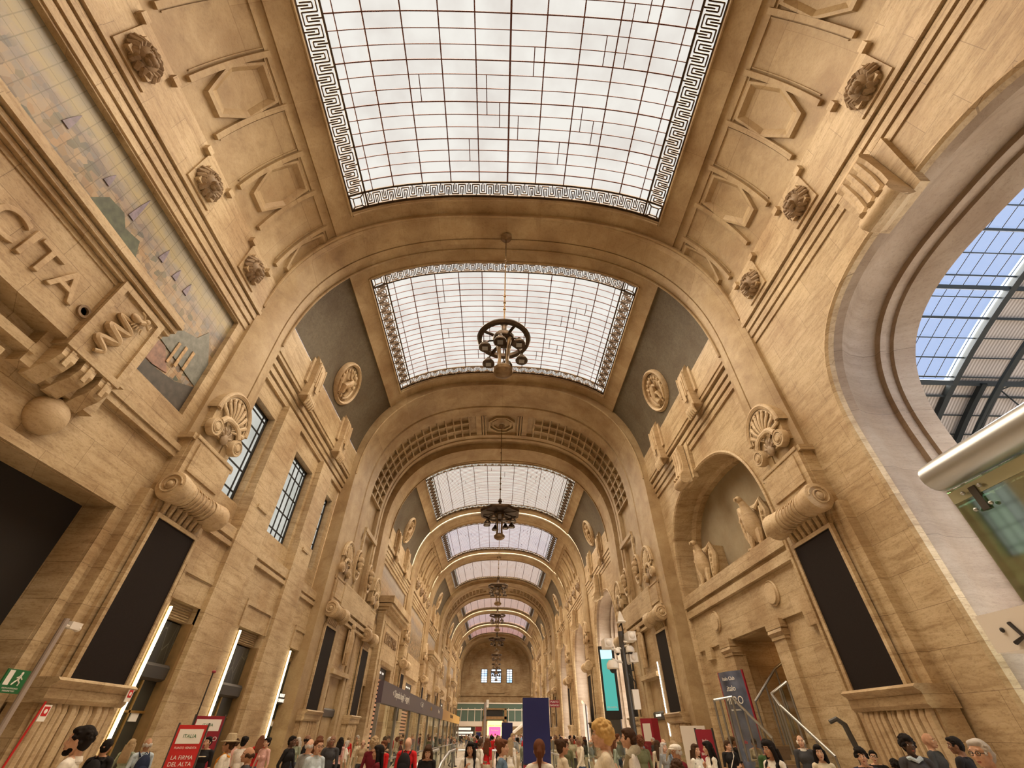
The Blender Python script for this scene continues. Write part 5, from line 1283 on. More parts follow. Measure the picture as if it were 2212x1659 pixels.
# mast with cameras
root = thing('camera_mast', 'dark mast crowded with security cameras before the tall screen', 'camera mast', (4.18, 16.3, 0))
q = MB(); q.tube([(0, 0, -LIFT), (0, 0, 4.5)], .085, 12); q.build('mast', 'dark_metal', root, smooth=True)
for x, y, z, s in ((.28, -.1, 4.32, 1.), (-.52, -.05, 4.12, 1.), (.30, .15, 3.75, 1.)):
    q = MB(); q.box(x-.13, x+.13, y-.3, y+.25, z-.13, z+.13); q.ell((x, y-.28, z), (.10, .06, .10)); q.tube([(0, 0, z-.1), (x*.6, y, z-.15), (x, y, z-.1)], .035, 6); q.build('box_camera', 'white_paint', root, smooth=True)
for x, z, r in ((-.42, 3.5, .19), (.22, 3.95, .14), (-.2, 3.9, .10)):
    q = MB(); q.lathe([(0, r*.9), (r*.6, r*.85), (r, r*.3), (r, -r*.3), (r*.8, -r*.45)], (x, -.1, z), n=18); q.tube([(0, 0, z+.1), (x, -.1, z+r)], .035, 6); q.build('dome_housing', 'white_paint', root, smooth=True)
    q = MB(); q.ell((x, -.1, z-r*.45), (r*.6, r*.6, r*.55)); q.build('dome_glass', 'black', root, smooth=True)
q = MB(); q.tube([(.1, 0, 3.3), (.28, .05, 3.1), (.26, .05, 2.9), (.1, 0, 2.85)], .02, 6); q.tube([(.08, 0, 4.0), (.3, .05, 3.7), (.26, .05, 3.4), (.08, 0, 3.45)], .025, 6); q.build('cables', 'black', root)
q = MB(); q.box(.10, .30, -.1, .1, 2.4, 2.9); q.build('junction_box', 'white_paint', root)
root = thing('hanging_lantern', 'small pale lantern hood hanging behind the camera mast', 'lantern', (5.23, 20., 5.33)); q = MB(); q.lathe([(.08, .55), (.10, .5), (.30, .05), (.42, .0), (.42, -.06), (0, -.06)], n=4, a0=pi/4); q.v = [(x*.55, y*.55, z*.7) for x, y, z in q.v]; q.build('hood', 'white_paint', root); q = MB(); q.tube([(0, 0, -.06), (.05, 0, -.8), (-.2, 0, -1.0)], .03, 6); q.tube([(0, 0, -.06), (-.12, 0, -.2)], .03, 6); q.build('bracket', 'iron', root)
# tall turquoise screen
root = thing('tall_screen', 'tall turquoise advertising screen in a black frame under the third open arch', 'screen', (8.95, 40.3, 0), -pi/2-.35)
q = MB(); q.box(-.25, .15, -.62, .62, 2.55, 7.25); q.build('frame', 'black', root); q = MB(); q.box(.15, .18, -.46, .46, 3.05, 6.35); q.build('display', 'teal_screen', root); q = MB(); q.box(.15, .18, -.46, .46, 6.36, 7.0); q.build('sky_part', 'sky_screen', root)
q = MB(); q.box(-.2, .1, -.5, .5, -LIFT, 2.6); q.build('stand', 'dark_metal', root)
text('PER ANIMA', 'screen_lettering', 'white', .15, root, loc=(.19, 0, 3.25), rot=(pi/2, 0, pi/2), ext=.002)
root = thing('white_hoarding', 'pale printed hoarding under a yellow light bar below the fourth open arch', 'hoarding', (9.6, 56.6, 0), pi-.2); q = MB(); q.box(-.1, .1, -3.8, 3.8, -LIFT, 4.1); q.build('panel', 'white_paint', root); q = MB(); q.box(.1, .2, -3.6, 3.6, 4.1, 4.3); q.build('light_bar', 'shop_warm', root)
# lift shaft and canopy close to the camera
root = thing('glass_lift', 'green glass lift enclosure with a thick steel tube along its top edge', 'lift', (8.12, 6.9, 0))
q = MB(); q.tube([(.0, .12, 5.33), (-.06, .0, 5.33), (-.06, -.4, 5.33), (-.06, -9, 5.33)], [.02, .26, .27, .27], 16); q.build('steel_tube', 'steel', root, smooth=True)
q = MB(); q.box(-.02, .0, -9, .0, 3.25, 5.05); q.build('glass_side', 'glass_green', root); q = MB(); q.box(0, 5., -.02, .0, 3.25, 5.05); q.build('glass_end', 'glass_green', root)
q = MB(); q.box(-.03, .1, -9, .0, 4.82, 5.02)
simple('lift_rail', (.50, .52, .36), .25, .5); q.build('top_rail', 'lift_rail', root)
for k in range(3):
    y = -.45-k*1.9; q = MB(); q.box(-.06, -.02, y-.06, y+.06, 4.55, 4.95); q.build('clamp', 'dark_metal', root)
    for a, b_ in ((-.16, 4.9), (.16, 4.9), (-.14, 4.6), (.14, 4.6)): q = MB(); q.ell((-.08, y+a, b_), .035, 8, 6); q.build('bolt', 'steel', root, smooth=True)
q = MB(); q.box(2.2, 4.6, -7, -2.2, 3.2, 4.9); q.build('lift_car', 'dark_metal', root)
q = MB(); q.box(.9, 1.05, -8, .0, 3.2, 5.1); q.box(1.4, 1.6, -2.6, -2.4, 3.2, 5.1); q.build('inner_frame', 'shed_steel', root)
q = MB(); q.box(1.2, 1.25, -9, -1, 3.2, 4.2)
simple('green_panel', (.07, .11, .035), .5); q.build('inner_panel', 'green_panel', root)
q = MB(); q.lathe([(0, 0), (.16, 0), (.16, .03)], (1.1, -.9, 4.6), 'x', 16); q.build('lamp_disc', 'shop_warm', root)
root = thing('white_canopy', 'white canopy edge below the glass lift with a dark figure mark', 'canopy', (7.6, 7.3, -.1)); q = MB(); q.box(0, 5.6, -9.5, 0, 2.72, 3.22); q.build('fascia', 'white_paint', root)
q = MB(); q.box(.35, 5.5, -9.4, -.1, 2.60, 2.74); q.build('soffit', 'white_paint', root)
q = MB(); q.tube([(-.01, -.45, 3.05), (-.03, -.55, 2.86), (-.03, -.38, 2.80)], .03, 6); q.ell((-.02, -.3, 2.98), (.02, .035, .035), 8, 6); q.build('dark_mark', 'iron', root)
root = thing('green_kiosk', 'pale green information board with round icons at the lower edge of the view', 'information board', (6.9, 4.6, 0), pi-.5)
simple('kiosk_green', (.36, .42, .14), .5); simple('kiosk_dark', (.16, .18, .14), .5)
q = MB(); q.box(-.05, .05, -.5, .5, 1.45, 1.86); q.build('green_top', 'kiosk_green', root); q = MB(); q.box(-.05, .05, -.5, .5, .0, 1.45); q.build('dark_base', 'kiosk_dark', root)
q = MB()
for y in (.32, .12, -.08): q.lathe([(0, .052), (.075, .052)], (0, y, 1.58), 'x', 16)
q.build('round_icons', 'white', root); text('m', 'board_lettering', 'white', .22, root, loc=(.055, .1, 1.76), rot=(pi/2, 0, pi/2), ext=.001)
for z in (1.36, 1.26, 1.1): q = MB(); q.box(.05, .053, -.1, .42, z, z+.045); q.build('text_line', 'white', root)
# ------------------------------------------------------------------ people
NOLIFT = []
def cm(name, col, rough=.8, noise=.12, sc=30): simple(name, col, rough, noise=noise, nscale=sc).node_tree.nodes['Principled BSDF'].inputs['Specular IOR Level'].default_value = .15 if name[:4] != 'skin' else .4
for n_, c in dict(skin_light=(.56, .34, .235), skin_tan=(.42, .23, .14), skin_brown=(.22, .115, .07), skin_dark=(.10, .055, .035), hair_black=(.012, .009, .008), hair_brown=(.055, .028, .015), hair_red=(.11, .04, .018), hair_blond=(.52, .34, .13), hair_ash=(.33, .24, .14), hair_grey=(.45, .42, .39), hair_white=(.66, .62, .56),
    c_white=(.72, .69, .63), c_cream=(.62, .55, .42), c_black=(.016, .015, .016), c_charcoal=(.05, .05, .055), c_grey=(.26, .27, .27), c_sage=(.25, .29, .22), c_navy=(.02, .028, .06), c_blue=(.20, .30, .44), c_denim=(.13, .21, .31), c_paleblue=(.46, .55, .62), c_red=(.50, .018, .02), c_maroon=(.13, .012, .02), c_pink=(.60, .36, .32), c_green=(.05, .10, .04), c_olive=(.12, .12, .06), c_tan=(.38, .28, .17), c_brown=(.12, .065, .035), c_purple=(.12, .06, .16), c_jeans=(.05, .075, .13), shoe=(.02, .02, .02), shoe_w=(.6, .58, .55), lips=(.30, .09, .07), c_orange=(.75, .30, .03), hat_felt=(.44, .36, .24), c_khaki=(.30, .26, .18)).items(): cm(n_, c)
def capsule(mb, p, q, r0, r1, n=12, k=6, flat=1.):
    """tapered limb with rounded ends"""
    P, Q = Vector(p), Vector(q); d = (Q-P); L = d.length; t = d.normalized()
    u = t.cross(Vector((0, 1, 0)) if abs(t.y) < .9 else Vector((1, 0, 0))).normalized(); v = t.cross(u)
    prof = [(r0*sin(pi/2*i/3), -r0*cos(pi/2*i/3)) for i in range(0, 4)]+[(r0+(r1-r0)*i/k, L*i/k) for i in range(1, k)]+[(r1*cos(pi/2*i/3), L+r1*sin(pi/2*i/3)) for i in range(0, 4)]
    vs = []
    for r, h in prof:
        for i in range(n):
            a = 2*pi*i/n; vs.append(tuple(P+t*h+u*cos(a)*r+v*sin(a)*r*flat))
    fs = [(a*n+i, a*n+(i+1) % n, (a+1)*n+(i+1) % n, (a+1)*n+i) for a in range(len(prof)-1) for i in range(n)]+[tuple(range(n))[::-1], tuple(range((len(prof)-1)*n, len(prof)*n))]
    mb.add(vs, fs)
NECK = Vector((0, 0, 1.47))
def headmat(yaw, pitch): return Matrix.Translation(NECK) @ Matrix.Rotation(yaw, 4, 'Z') @ Matrix.Rotation(pitch, 4, 'Y') @ Matrix.Translation(-NECK)
def head_shape(mb):
    mb.ell((-.005, 0, 1.61), (.098, .077, .108), 20, 14); mb.ell((.022, 0, 1.56), (.072, .066, .075), 16, 12); mb.ell((.045, 0, 1.522), (.046, .045, .036), 14, 10); mb.ell((.078, 0, 1.503), (.018, .022, .016), 10, 8)
    mb.tube([(.082, 0, 1.618), (.098, 0, 1.595), (.112, 0, 1.570), (.098, 0, 1.560)], [.010, .011, .015, .012], 8)
    mb.ell((.104, .010, 1.563), (.010, .009, .008), 8, 6); mb.ell((.104, -.010, 1.563), (.010, .009, .008), 8, 6)
    mb.ell((.088, 0, 1.532), (.014, .026, .014), 10, 8)
    for e in (-1, 1):
        mb.ell((.078, e*.032, 1.630), (.018, .030, .012), 10, 8); mb.ell((.066, e*.045, 1.572), (.028, .024, .026), 10, 8); mb.ell((-.005, e*.079, 1.585), (.020, .011, .034), 10, 8)
    mb.ell((-.05, 0, 1.60), (.075, .072, .085), 14, 10)
def make_body(name, arms, legs, hm=(0, 0), fem=False, lean=0., bulk=1.):
    mb = MB(); hd = MB(); head_shape(hd); HM = headmat(*hm)
    mb.add([tuple(HM @ Vector(p)) for p in hd.v], hd.f)
    nk = HM @ Vector((-.03, 0, 1.55)); capsule(mb, (-.03, 0, 1.40), tuple(nk), .060 if not fem else .050, .054 if not fem else .045)
    sw = (.175 if not fem else .150)*(.5+.5*bulk); B = bulk
    mb.ell((-.01, 0, 1.27), (.118*B, .172*(.9 if fem else 1)*B, .17), 18, 12); mb.ell((-.015, 0, 1.36), (.092*B, .165*(.9 if fem else 1), .085), 18, 10)
    mb.ell((0, 0, 1.08), (.108*B, .140*(.88 if fem else 1)*B, .17), 18, 12); mb.ell((-.01, 0, .93), (.118*B, .162*(1.03 if fem else 1)*B, .13), 18, 12)
    if fem:
        for e in (-1, 1): mb.ell((.085, e*.070, 1.24), (.055, .062, .060), 12, 8)
    else: mb.ell((.045, 0, 1.28), (.085*B, .14, .10), 14, 10)
    for e in (-1, 1): capsule(mb, (-.02, e*.05, 1.43), (-.015, e*sw, 1.385), .045, .062)
    fore = []
    for e, (el, wr, curl) in zip((-1, 1), arms):
        S = Vector((-.01, e*(sw+.015), 1.37)); E_ = Vector(el); W_ = Vector(wr)
        capsule(mb, S, E_, .056 if not fem else .047, .042 if not fem else .036); capsule(mb, E_, W_, .042 if not fem else .035, .027 if not fem else .023)
        t = (W_-E_).normalized(); side = t.cross(Vector((0, e, 0.001))).normalized() if abs(t.y) < .95 else Vector((1, 0, 0)); nrm = t.cross(side).normalized()
        K = W_+t*.085; capsule(mb, W_+t*.02, K-t*.015, .030, .034, flat=.55)
        for k in range(4):      # four unequal fingers, curled
            o = side*(-.027+.018*k); ln = (.062, .074, .070, .055)[k]; a = K+o; b = a+t*ln*.5+nrm*curl*.012; c = b+t*ln*(.5-.25*curl)+nrm*curl*.035
            capsule(mb, a, b, .0095, .0085, 8, 3); capsule(mb, b, c, .0085, .007, 8, 3)
        a = W_+t*.03-side*.03; b = a+t*.03-side*.022; capsule(mb, a, b, .012, .010, 8, 3); capsule(mb, b, b+t*.028-side*.002+nrm*.01*curl, .010, .008, 8, 3)
        fore.append((E_, W_, K+t*.08))
    foot = []
    for e, (kn, an, tf) in zip((-1, 1), legs):
        Hp = Vector((0, e*.085, .90)); K_ = Vector(kn); A = Vector(an)
        capsule(mb, Hp, K_, .090*B, .058); capsule(mb, K_+Vector((-.008, 0, -.02)), A, .058, .038); mb.ell((K_[0]*.5+A[0]*.5-.02, A[1], (K_[2]*.62+A[2]*.38)), (.055, .05, .11), 10, 8)
        capsule(mb, A+Vector((-.03, 0, -.045)), A+Vector((.13*cos(tf), 0, -.055+.13*sin(tf))), .043, .036)
        foot.append(A)
    if lean:
        for i, p in enumerate(mb.v):
            if p[2] > .9: mb.v[i] = (p[0]+(p[2]-.9)*lean, p[1], p[2])
        HM = Matrix.Translation((.57*lean, 0, 0)) @ HM
        fore = [tuple(Vector((q.x+(q.z-.9)*lean, q.y, q.z)) for q in f) for f in fore]
    me = bpy.data.meshes.new(name); me.from_pydata(mb.v, [], mb.f); o = bpy.data.objects.new(name, me); COL.objects.link(o)
    r = o.modifiers.new('r', 'REMESH'); r.mode = 'VOXEL'; r.voxel_size = .0095; r.use_smooth_shade = True
    s_ = o.modifiers.new('s', 'SMOOTH'); s_.iterations = 3; s_.factor = .5
    dg = bpy.context.evaluated_depsgraph_get(); me2 = bpy.data.meshes.new_from_object(o.evaluated_get(dg)); bpy.data.objects.remove(o)
    HI = HM.inverted()
    mi = []
    def dseg(p, a, b):
        ab = b-a; t = max(0, min(1, (p-a).dot(ab)/ab.length_squared)); return (p-a-ab*t).length, t
    for f in me2.polygons:
        p = f.center; q = HI @ p
        m_ = 1
        if q.z > 1.445 and abs(q.y) < .12 and q.x > -.2 and p.z > 1.40: m_ = 0
        elif p.z < .95:
            m_ = 3 if p.z > .07 else 4
            for A in foot:
                if (p-A).length < .20 and p.z < A.z+.0: m_ = 4
        for (E_, W_, K) in fore:
            d, t = dseg(p, E_, W_); d2, t2 = dseg(p, W_, K)
            if d2 < .052 and t2 > .0: m_ = 0; break
            if d < .055 and (t > .12): m_ = 2; break
        mi.append(m_)
    me2.materials.clear()
    for k in range(5): me2.materials.append(M['skin_light'])
    me2.polygons.foreach_set('material_index', mi); me2.polygons.foreach_set('use_smooth', [True]*len(mi)); me2.name = name
    return me2, HM
down = lambda e, d=0.: ((-.02+d, e*.235, 1.10), (.03+d*2, e*.245, .86), .6)
ST_ = [((.01, -.09, .49), (-.01, -.095, .10), 0), ((.01, .09, .49), (-.01, .095, .10), 0)]
WK = [((.14, -.085, .52), (.20, -.09, .12), .15), ((-.02, .085, .47), (-.26, .09, .17), -.5)]
BODIES = {
 'stand': make_body('person', [down(-1), down(1)], ST_),
 'stand_f': make_body('person', [down(-1, .02), down(1)], ST_, fem=True),
 'walk': make_body('person', [((-.10, -.225, 1.11), (.0, -.23, .88), .7), ((.08, .225, 1.11), (.22, .21, .92), .7)], WK, lean=.04),
 'walk_f': make_body('person', [((-.08, -.20, 1.11), (.03, -.205, .88), .7), ((.06, .20, 1.11), (.20, .19, .92), .7)], WK, fem=True, lean=.03),
 'phone_f': make_body('person', [((.02, -.21, 1.12), (.22, -.07, 1.14), 1.), ((.02, .21, 1.12), (.22, .07, 1.12), 1.)], ST_, hm=(0, .45), fem=True),
 'straps_f': make_body('person', [((.04, -.22, 1.11), (.13, -.10, 1.27), 1.), ((.03, .22, 1.11), (.18, .10, 1.16), 1.)], ST_, hm=(-.25, .05), fem=True),
 'turn': make_body('person', [down(-1), ((.05, .24, 1.12), (.20, .14, 1.10), .9)], ST_, hm=(.5, .05), bulk=1.05),
 'wave': make_body('person', [((.08, -.25, 1.25), (.18, -.20, 1.47), .5), down(1)], ST_, hm=(-.35, 0)),
}
# hair and headgear, in head space
def remeshed(mb, name, vox=.008, it=2):
    me = bpy.data.meshes.new(name); me.from_pydata(mb.v, [], mb.f); o = bpy.data.objects.new(name, me); COL.objects.link(o)
    r = o.modifiers.new('r', 'REMESH'); r.mode = 'VOXEL'; r.voxel_size = vox; r.use_smooth_shade = True
    s_ = o.modifiers.new('s', 'SMOOTH'); s_.iterations = it
    m2 = bpy.data.meshes.new_from_object(o.evaluated_get(bpy.context.evaluated_depsgraph_get())); bpy.data.objects.remove(o)
    m2.materials.clear(); m2.materials.append(M['hair_brown']); m2.polygons.foreach_set('use_smooth', [True]*len(m2.polygons)); m2.name = name
    return m2
rh = random.Random(11)
def tufts(mb, n, r, rmin=.016, rmax=.026, front=.055, zmin=1.59):
    k = 0
    while k < n:
        a = rh.uniform(0, 2*pi); t = rh.uniform(0, .62*pi); p = Vector((sin(t)*cos(a), sin(t)*sin(a), cos(t)))
        q = Vector((-.018, 0, 1.615))+Vector((p.x*r[0], p.y*r[1], p.z*r[2]))
        if q.x > front and q.z < 1.66: continue
        if q.z < zmin-.05*(q.x < 0): continue
        s_ = rh.uniform(rmin, rmax); mb.ell(tuple(q), (s_, s_, s_*.8), 7, 5); k += 1
def hair_cap(mb, g=0.):
    mb.ell((-.022, 0, 1.632), (.104+g, .088+g, .100+g), 18, 12); mb.ell((-.055, 0, 1.585), (.068+g, .079+g, .085+g), 14, 10); mb.ell((.035, 0, 1.685), (.062+g, .070+g, .036+g), 12, 8)
HAIR = {}
q = MB(); hair_cap(q); tufts(q, 50, (.105, .088, .100), .012, .02); HAIR['short'] = remeshed(q, 'hair')
q = MB(); hair_cap(q, .008); tufts(q, 110, (.118, .100, .122), .018, .030, .07); HAIR['curly'] = remeshed(q, 'hair', .007, 1)
q = MB(); hair_cap(q, .006); q.ell((-.07, 0, 1.50), (.055, .095, .14), 14, 10)
for e in (-1, 1): q.tube([(.02, e*.082, 1.64), (.0, e*.095, 1.55), (-.01, e*.10, 1.42), (.03, e*.105, 1.28)], [.028, .036, .042, .028], 8)
for k in range(7): y = -.08+.027*k; q.tube([(-.09, y, 1.6), (-.11, y*1.1, 1.45), (-.12, y*1.25, 1.30), (-.11, y*1.3, 1.20)], [.03, .034, .03, .014], 7)
HAIR['long'] = remeshed(q, 'hair', .009, 2)
q = MB(); hair_cap(q, .004); q.ell((-.12, 0, 1.68), (.05, .05, .05), 12, 8); tufts(q, 30, (.112, .094, .108), .012, .02); HAIR['bun'] = remeshed(q, 'hair')
q = MB(); hair_cap(q, .004); q.tube([(-.10, 0, 1.64), (-.14, 0, 1.58), (-.13, 0, 1.48), (-.11, 0, 1.38)], [.035, .04, .035, .015], 8); HAIR['ponytail'] = remeshed(q, 'hair')
q = MB()
for k in range(26):
    a = pi*.30+2*pi*.70*k/25; q.ell((-.015+.098*cos(a), .082*sin(a), 1.585+.012*sin(k)), (.020, .020, .034), 8, 6)
HAIR['fringe'] = remeshed(q, 'hair')
q = MB(); hair_cap(q, .004); tufts(q, 60, (.112, .096, .104), .014, .022, .05); q.ell((.060, 0, 1.496), (.040, .050, .032), 12, 8); q.ell((.030, 0, 1.52), (.04, .069, .034), 12, 8); q.ell((.094, 0, 1.548), (.010, .028, .006), 8, 6); HAIR['short_beard'] = remeshed(q, 'hair_and_beard', .007)
def hat_mesh(kind):
    q = MB()
    if kind == 'brim': q.lathe([(0, 1.78), (.06, 1.785), (.085, 1.77), (.100, 1.70), (.108, 1.665), (.17, 1.650), (.185, 1.655), (.18, 1.642), (.105, 1.650), (0, 1.655)], (-.01, 0, 0), n=24)
    elif kind == 'flat': q.ell((.0, 0, 1.665), (.135, .100, .062), 18, 12); q.ell((.105, 0, 1.645), (.055, .075, .014), 14, 8)
    elif kind == 'cap': q.ell((-.01, 0, 1.655), (.112, .092, .085), 18, 12); q.ell((.115, 0, 1.655), (.07, .068, .010), 14, 8)
    m = q.build('hat', 'c_white', smooth=True); me = m.data; bpy.data.objects.remove(m); return me
HATS = {k: hat_mesh(k) for k in ('brim', 'flat', 'cap')}
q = MB()
for e in (-1, 1):
    q.cur = 0; q.ell((.083, e*.031, 1.603), (.010, .015, .0085), 10, 7); q.cur = 1; q.ell((.0905, e*.030, 1.603), (.005, .0065, .0065), 8, 6)
    q.cur = 2; q.tube([(.088, e*.014, 1.626), (.094, e*.032, 1.632), (.080, e*.052, 1.625)], [.004, .0055, .003], 6)
q.cur = 3; q.ell((.0985, 0, 1.534), (.006, .024, .0045), 10, 6); q.ell((.0965, 0, 1.526), (.006, .019, .005), 10, 6)
ft = q.build('facial_features', ['c_white', 'hair_black', 'hair_brown', 'lips'], smooth=True); FACE = ft.data; bpy.data.objects.remove(ft)
q = MB()
for e in (-1, 1): q.tube([(.103, e*.034+.024*cos(t), 1.600+.019*sin(t)) for t in [2*pi*k/12 for k in range(12)]], .0028, 5, closed=True); q.tube([(.100, e*.056, 1.604), (.0, e*.083, 1.604)], .0026, 5)
q.tube([(.106, -.01, 1.603), (.106, .01, 1.603)], .0028, 5); ft = q.build('glasses', 'black'); GLS = ft.data; bpy.data.objects.remove(ft)
def person(x, y, h, yaw, body, hair, hcol, skin, top, legs, label, sleeve=None, hat=None, hatc=None, glasses=False, shoes='shoe', group=None, face=True, bulk=1.):
    me, HM = BODIES[body]; s = h/1.725
    o = bpy.data.objects.new('person', me); COL.objects.link(o); o.location = (x, y, 0); o.rotation_euler = (0, 0, yaw); o.scale = (s*bulk, s*bulk, s); o['_g'] = 1
    for k, m_ in enumerate((skin, top, sleeve or skin, legs, shoes)): o.material_slots[k].link = 'OBJECT'; o.material_slots[k].material = M[m_]
    tag(o, label, 'person', group)
    def part(name, me_, mat=None):
        c = bpy.data.objects.new(name, me_); COL.objects.link(c); c.parent = o; c.matrix_basis = HM
        if mat: c.material_slots[0].link = 'OBJECT'; c.material_slots[0].material = M[mat]
        return c
    if hair: part('hair', HAIR[hair], hcol)
    if hat: part('hat', HATS[hat], hatc)
    if face: part('facial_features', FACE)
    if glasses: part('glasses', GLS)
    return o
def extra(o, name, mb, mat): c = mb.build(name, mat, o, smooth=True); return c
def yw(dx, dy): return atan2(dy, dx)
TOC = -pi/2       # facing the camera
P = {}
def PP(k, *a, **kw): P[k] = person(*a, **kw)
PP('beard', -5.0, 6.85, 1.86, pi+.45, 'walk', 'short_beard', 'hair_black', 'skin_light', 'c_white', 'c_black', 'bearded man with thick black hair walking towards the near left edge, white collar', 'c_charcoal')
PP('blondeL', -10.0, 15.6, 1.66, yw(-.3, 1), 'stand_f', 'long', 'hair_ash', 'skin_light', 'c_sage', 'c_jeans', 'woman with long ash blonde hair seen from behind at the first shop')
PP('grey1', -8.4, 13.7, 1.70, yw(-1, .8), 'stand', 'fringe', 'hair_grey', 'skin_tan', 'c_paleblue', 'c_denim', 'balding man in a pale blue shirt turned to the first shop', 'c_paleblue')
PP('net', -8.0, 15.7, 1.72, TOC+.3, 'wave', 'short', 'hair_black', 'skin_light', 'c_black', 'c_black', 'young man in a black shirt with an arched print in front of the red totems')
PP('hat', -5.56, 11.8, 1.74, pi+.2, 'stand', 'short', 'hair_brown', 'skin_tan', 'c_white', 'c_khaki', 'man in a beige felt hat and white shirt with an orange strap', 'c_white', 'brim', 'hat_felt')
PP('bald2', -4.6, 10.7, 1.60, yw(-1, -.6), 'walk', 'fringe', 'hair_brown', 'skin_tan', 'c_charcoal', 'c_black', 'man with thin brown hair and a suntanned neck passing right of the felt hat', bulk=1.05)
PP('floral', -7.18, 17.7, 1.69, TOC-.3, 'stand_f', 'bun', 'hair_black', 'skin_light', 'c_pink', 'c_cream', 'woman in a pale flowered dress by the second light strip')
PP('sil', -5.84, 16.1, 1.74, yw(1, -.2), 'walk', 'short', 'hair_black', 'skin_dark', 'c_black', 'c_black', 'man dressed all in black walking below the third shop', 'c_black')
PP('sil2', -6.43, 19.2, 1.76, yw(1, .1), 'stand', 'fringe', 'hair_black', 'skin_brown', 'c_black', 'c_charcoal', 'balding man in a black jacket behind the woman with sunglasses', 'c_black')
PP('sun', -3.58, 11.4, 1.72, yw(.8, -.8), 'walk_f', 'short', 'hair_red', 'skin_light', 'c_paleblue', 'c_jeans', 'woman with short auburn hair and sunglasses in a pale blue shirt', 'c_paleblue', glasses=True)
PP('sunb', -4.3, 13.1, 1.70, yw(.3, 1), 'stand', 'fringe', 'hair_grey', 'skin_light', 'c_grey', 'c_black', 'man in a pale grey sweater behind the auburn woman', 'c_grey')
PP('baldj', -4.82, 16.6, 1.76, TOC+.1, 'stand', None, 'hair_black', 'skin_brown', 'c_charcoal', 'c_black', 'shaven headed man in a dark green grey jacket facing the camera', 'c_charcoal')
PP('pink', -5.84, 21.2, 1.68, yw(0, 1), 'walk_f', 'long', 'hair_black', 'skin_light', 'c_pink', 'c_black', 'woman with black hair and a bare backed pink top walking away')
PP('curly', -3.1, 14.4, 1.73, yw(0, 1), 'stand_f', 'curly', 'hair_ash', 'skin_light', 'c_maroon', 'c_black', 'person with curly ash hair seen from behind at the glass screen', 'c_maroon')
PP('longd', -2.33, 11.4, 1.62, yw(-1, -.2), 'walk_f', 'long', 'hair_black', 'skin_tan', 'c_maroon', 'c_black', 'woman with long black hair in dark red left of the man in red', 'c_maroon')
PP('red', -2.32, 15.0, 1.73, yw(.1, 1), 'stand', None, 'hair_grey', 'skin_light', 'c_red', 'c_jeans', 'bald man in a bright red shirt seen from behind', 'c_red', bulk=1.1)
PP('phone', -1.5, 12.7, 1.62, TOC+.1, 'phone_f', 'long', 'hair_brown', 'skin_light', 'c_black', 'c_jeans', 'young woman with very long brown hair looking down at a phone')
PP('wt', -.54, 12.6, 1.66, TOC+.05, 'straps_f', 'long', 'hair_black', 'skin_tan', 'c_white', 'c_black', 'woman with long black hair in a white shirt with dark straps')
PP('denim', .15, 11., 1.72, yw(1, -.15), 'walk_f', 'bun', 'hair_red', 'skin_light', 'c_denim', 'c_white', 'woman with a loose reddish bun and a denim jacket facing right', 'c_denim')
PP('backb', .69, 8.55, 1.74, yw(.1, 1), 'stand_f', 'ponytail', 'hair_red', 'skin_light', 'c_white', 'c_black', 'woman with smooth reddish brown hair seen from behind in front of the blue pillar')
PP('flo2', 1.35, 11., 1.73, yw(1, .2), 'stand_f', 'bun', 'hair_brown', 'skin_tan', 'c_cream', 'c_sage', 'woman with dark curls and a cream blouse facing right past the blue pillar')
PP('blond', 1.36, 6.95, 1.94, yw(-1, .15), 'stand', 'curly', 'hair_blond', 'skin_light', 'c_cream', 'c_cream', 'tall man with curly bleached blond hair in a cream denim jacket facing left', 'c_cream')
PP('sweat', 2.23, 9.15, 1.89, yw(-1, .25), 'stand', 'short', 'hair_brown', 'skin_light', 'c_white', 'c_maroon', 'man with brown hair and a sweater over his shoulders facing left', 'c_white')
PP('mask', 5.72, 18.6, 1.70, TOC, 'stand', 'fringe', 'hair_grey', 'skin_light', 'c_paleblue', 'c_navy', 'man in a pale blue shirt and dark tie wearing a face mask', 'c_paleblue')
PP('flat', 3.69, 11.2, 1.66, yw(-1, -.3), 'walk', 'fringe', 'hair_grey', 'skin_tan', 'c_maroon', 'c_khaki', 'older man in a white flat cap and dark red shirt facing left', 'c_maroon', 'flat', 'c_white')
PP('cur2', 2.6, 8.0, 1.52, yw(.3, 1), 'stand_f', 'curly', 'hair_brown', 'skin_light', 'c_white', 'c_jeans', 'short person with a mop of brown curls low at the lower edge')
PP('ltw', 4.94, 13.6, 1.63, yw(.5, -1), 'walk_f', 'long', 'hair_brown', 'skin_light', 'c_white', 'c_black', 'woman with wavy brown hair in a white top before the dark red ticket totem')
PP('prof', 4.92, 12.7, 1.69, yw(-1, -.1), 'straps_f', 'long', 'hair_black', 'skin_light', 'c_white', 'c_black', 'woman with long dark hair in left profile beside the dark red totem')
PP('bt', 8.05, 18.5, 1.77, yw(1, .1), 'stand', 'short', 'hair_brown', 'skin_tan', 'c_black', 'c_black', 'stocky man in a black t-shirt at the foot of the stairs', bulk=1.12)
PP('tee2', 7.31, 17.2, 1.67, TOC-.1, 'turn', 'ponytail', 'hair_brown', 'skin_light', 'c_black', 'c_white', 'woman in a black t-shirt with a white bag strap by the stairs')
PP('ww', 5.08, 10.15, 1.73, yw(-.9, -.5), 'straps_f', 'long', 'hair_black', 'skin_tan', 'c_white', 'c_jeans', 'woman with black wavy hair, white t-shirt and black backpack straps in front of the stairs')
PP('cap', 9.3, 19.6, 1.72, TOC-.3, 'phone_f', 'short', 'hair_black', 'skin_tan', 'c_khaki', 'c_olive', 'person in a black cap and khaki shirt seated side of the stair', 'c_khaki', 'cap', 'c_black')
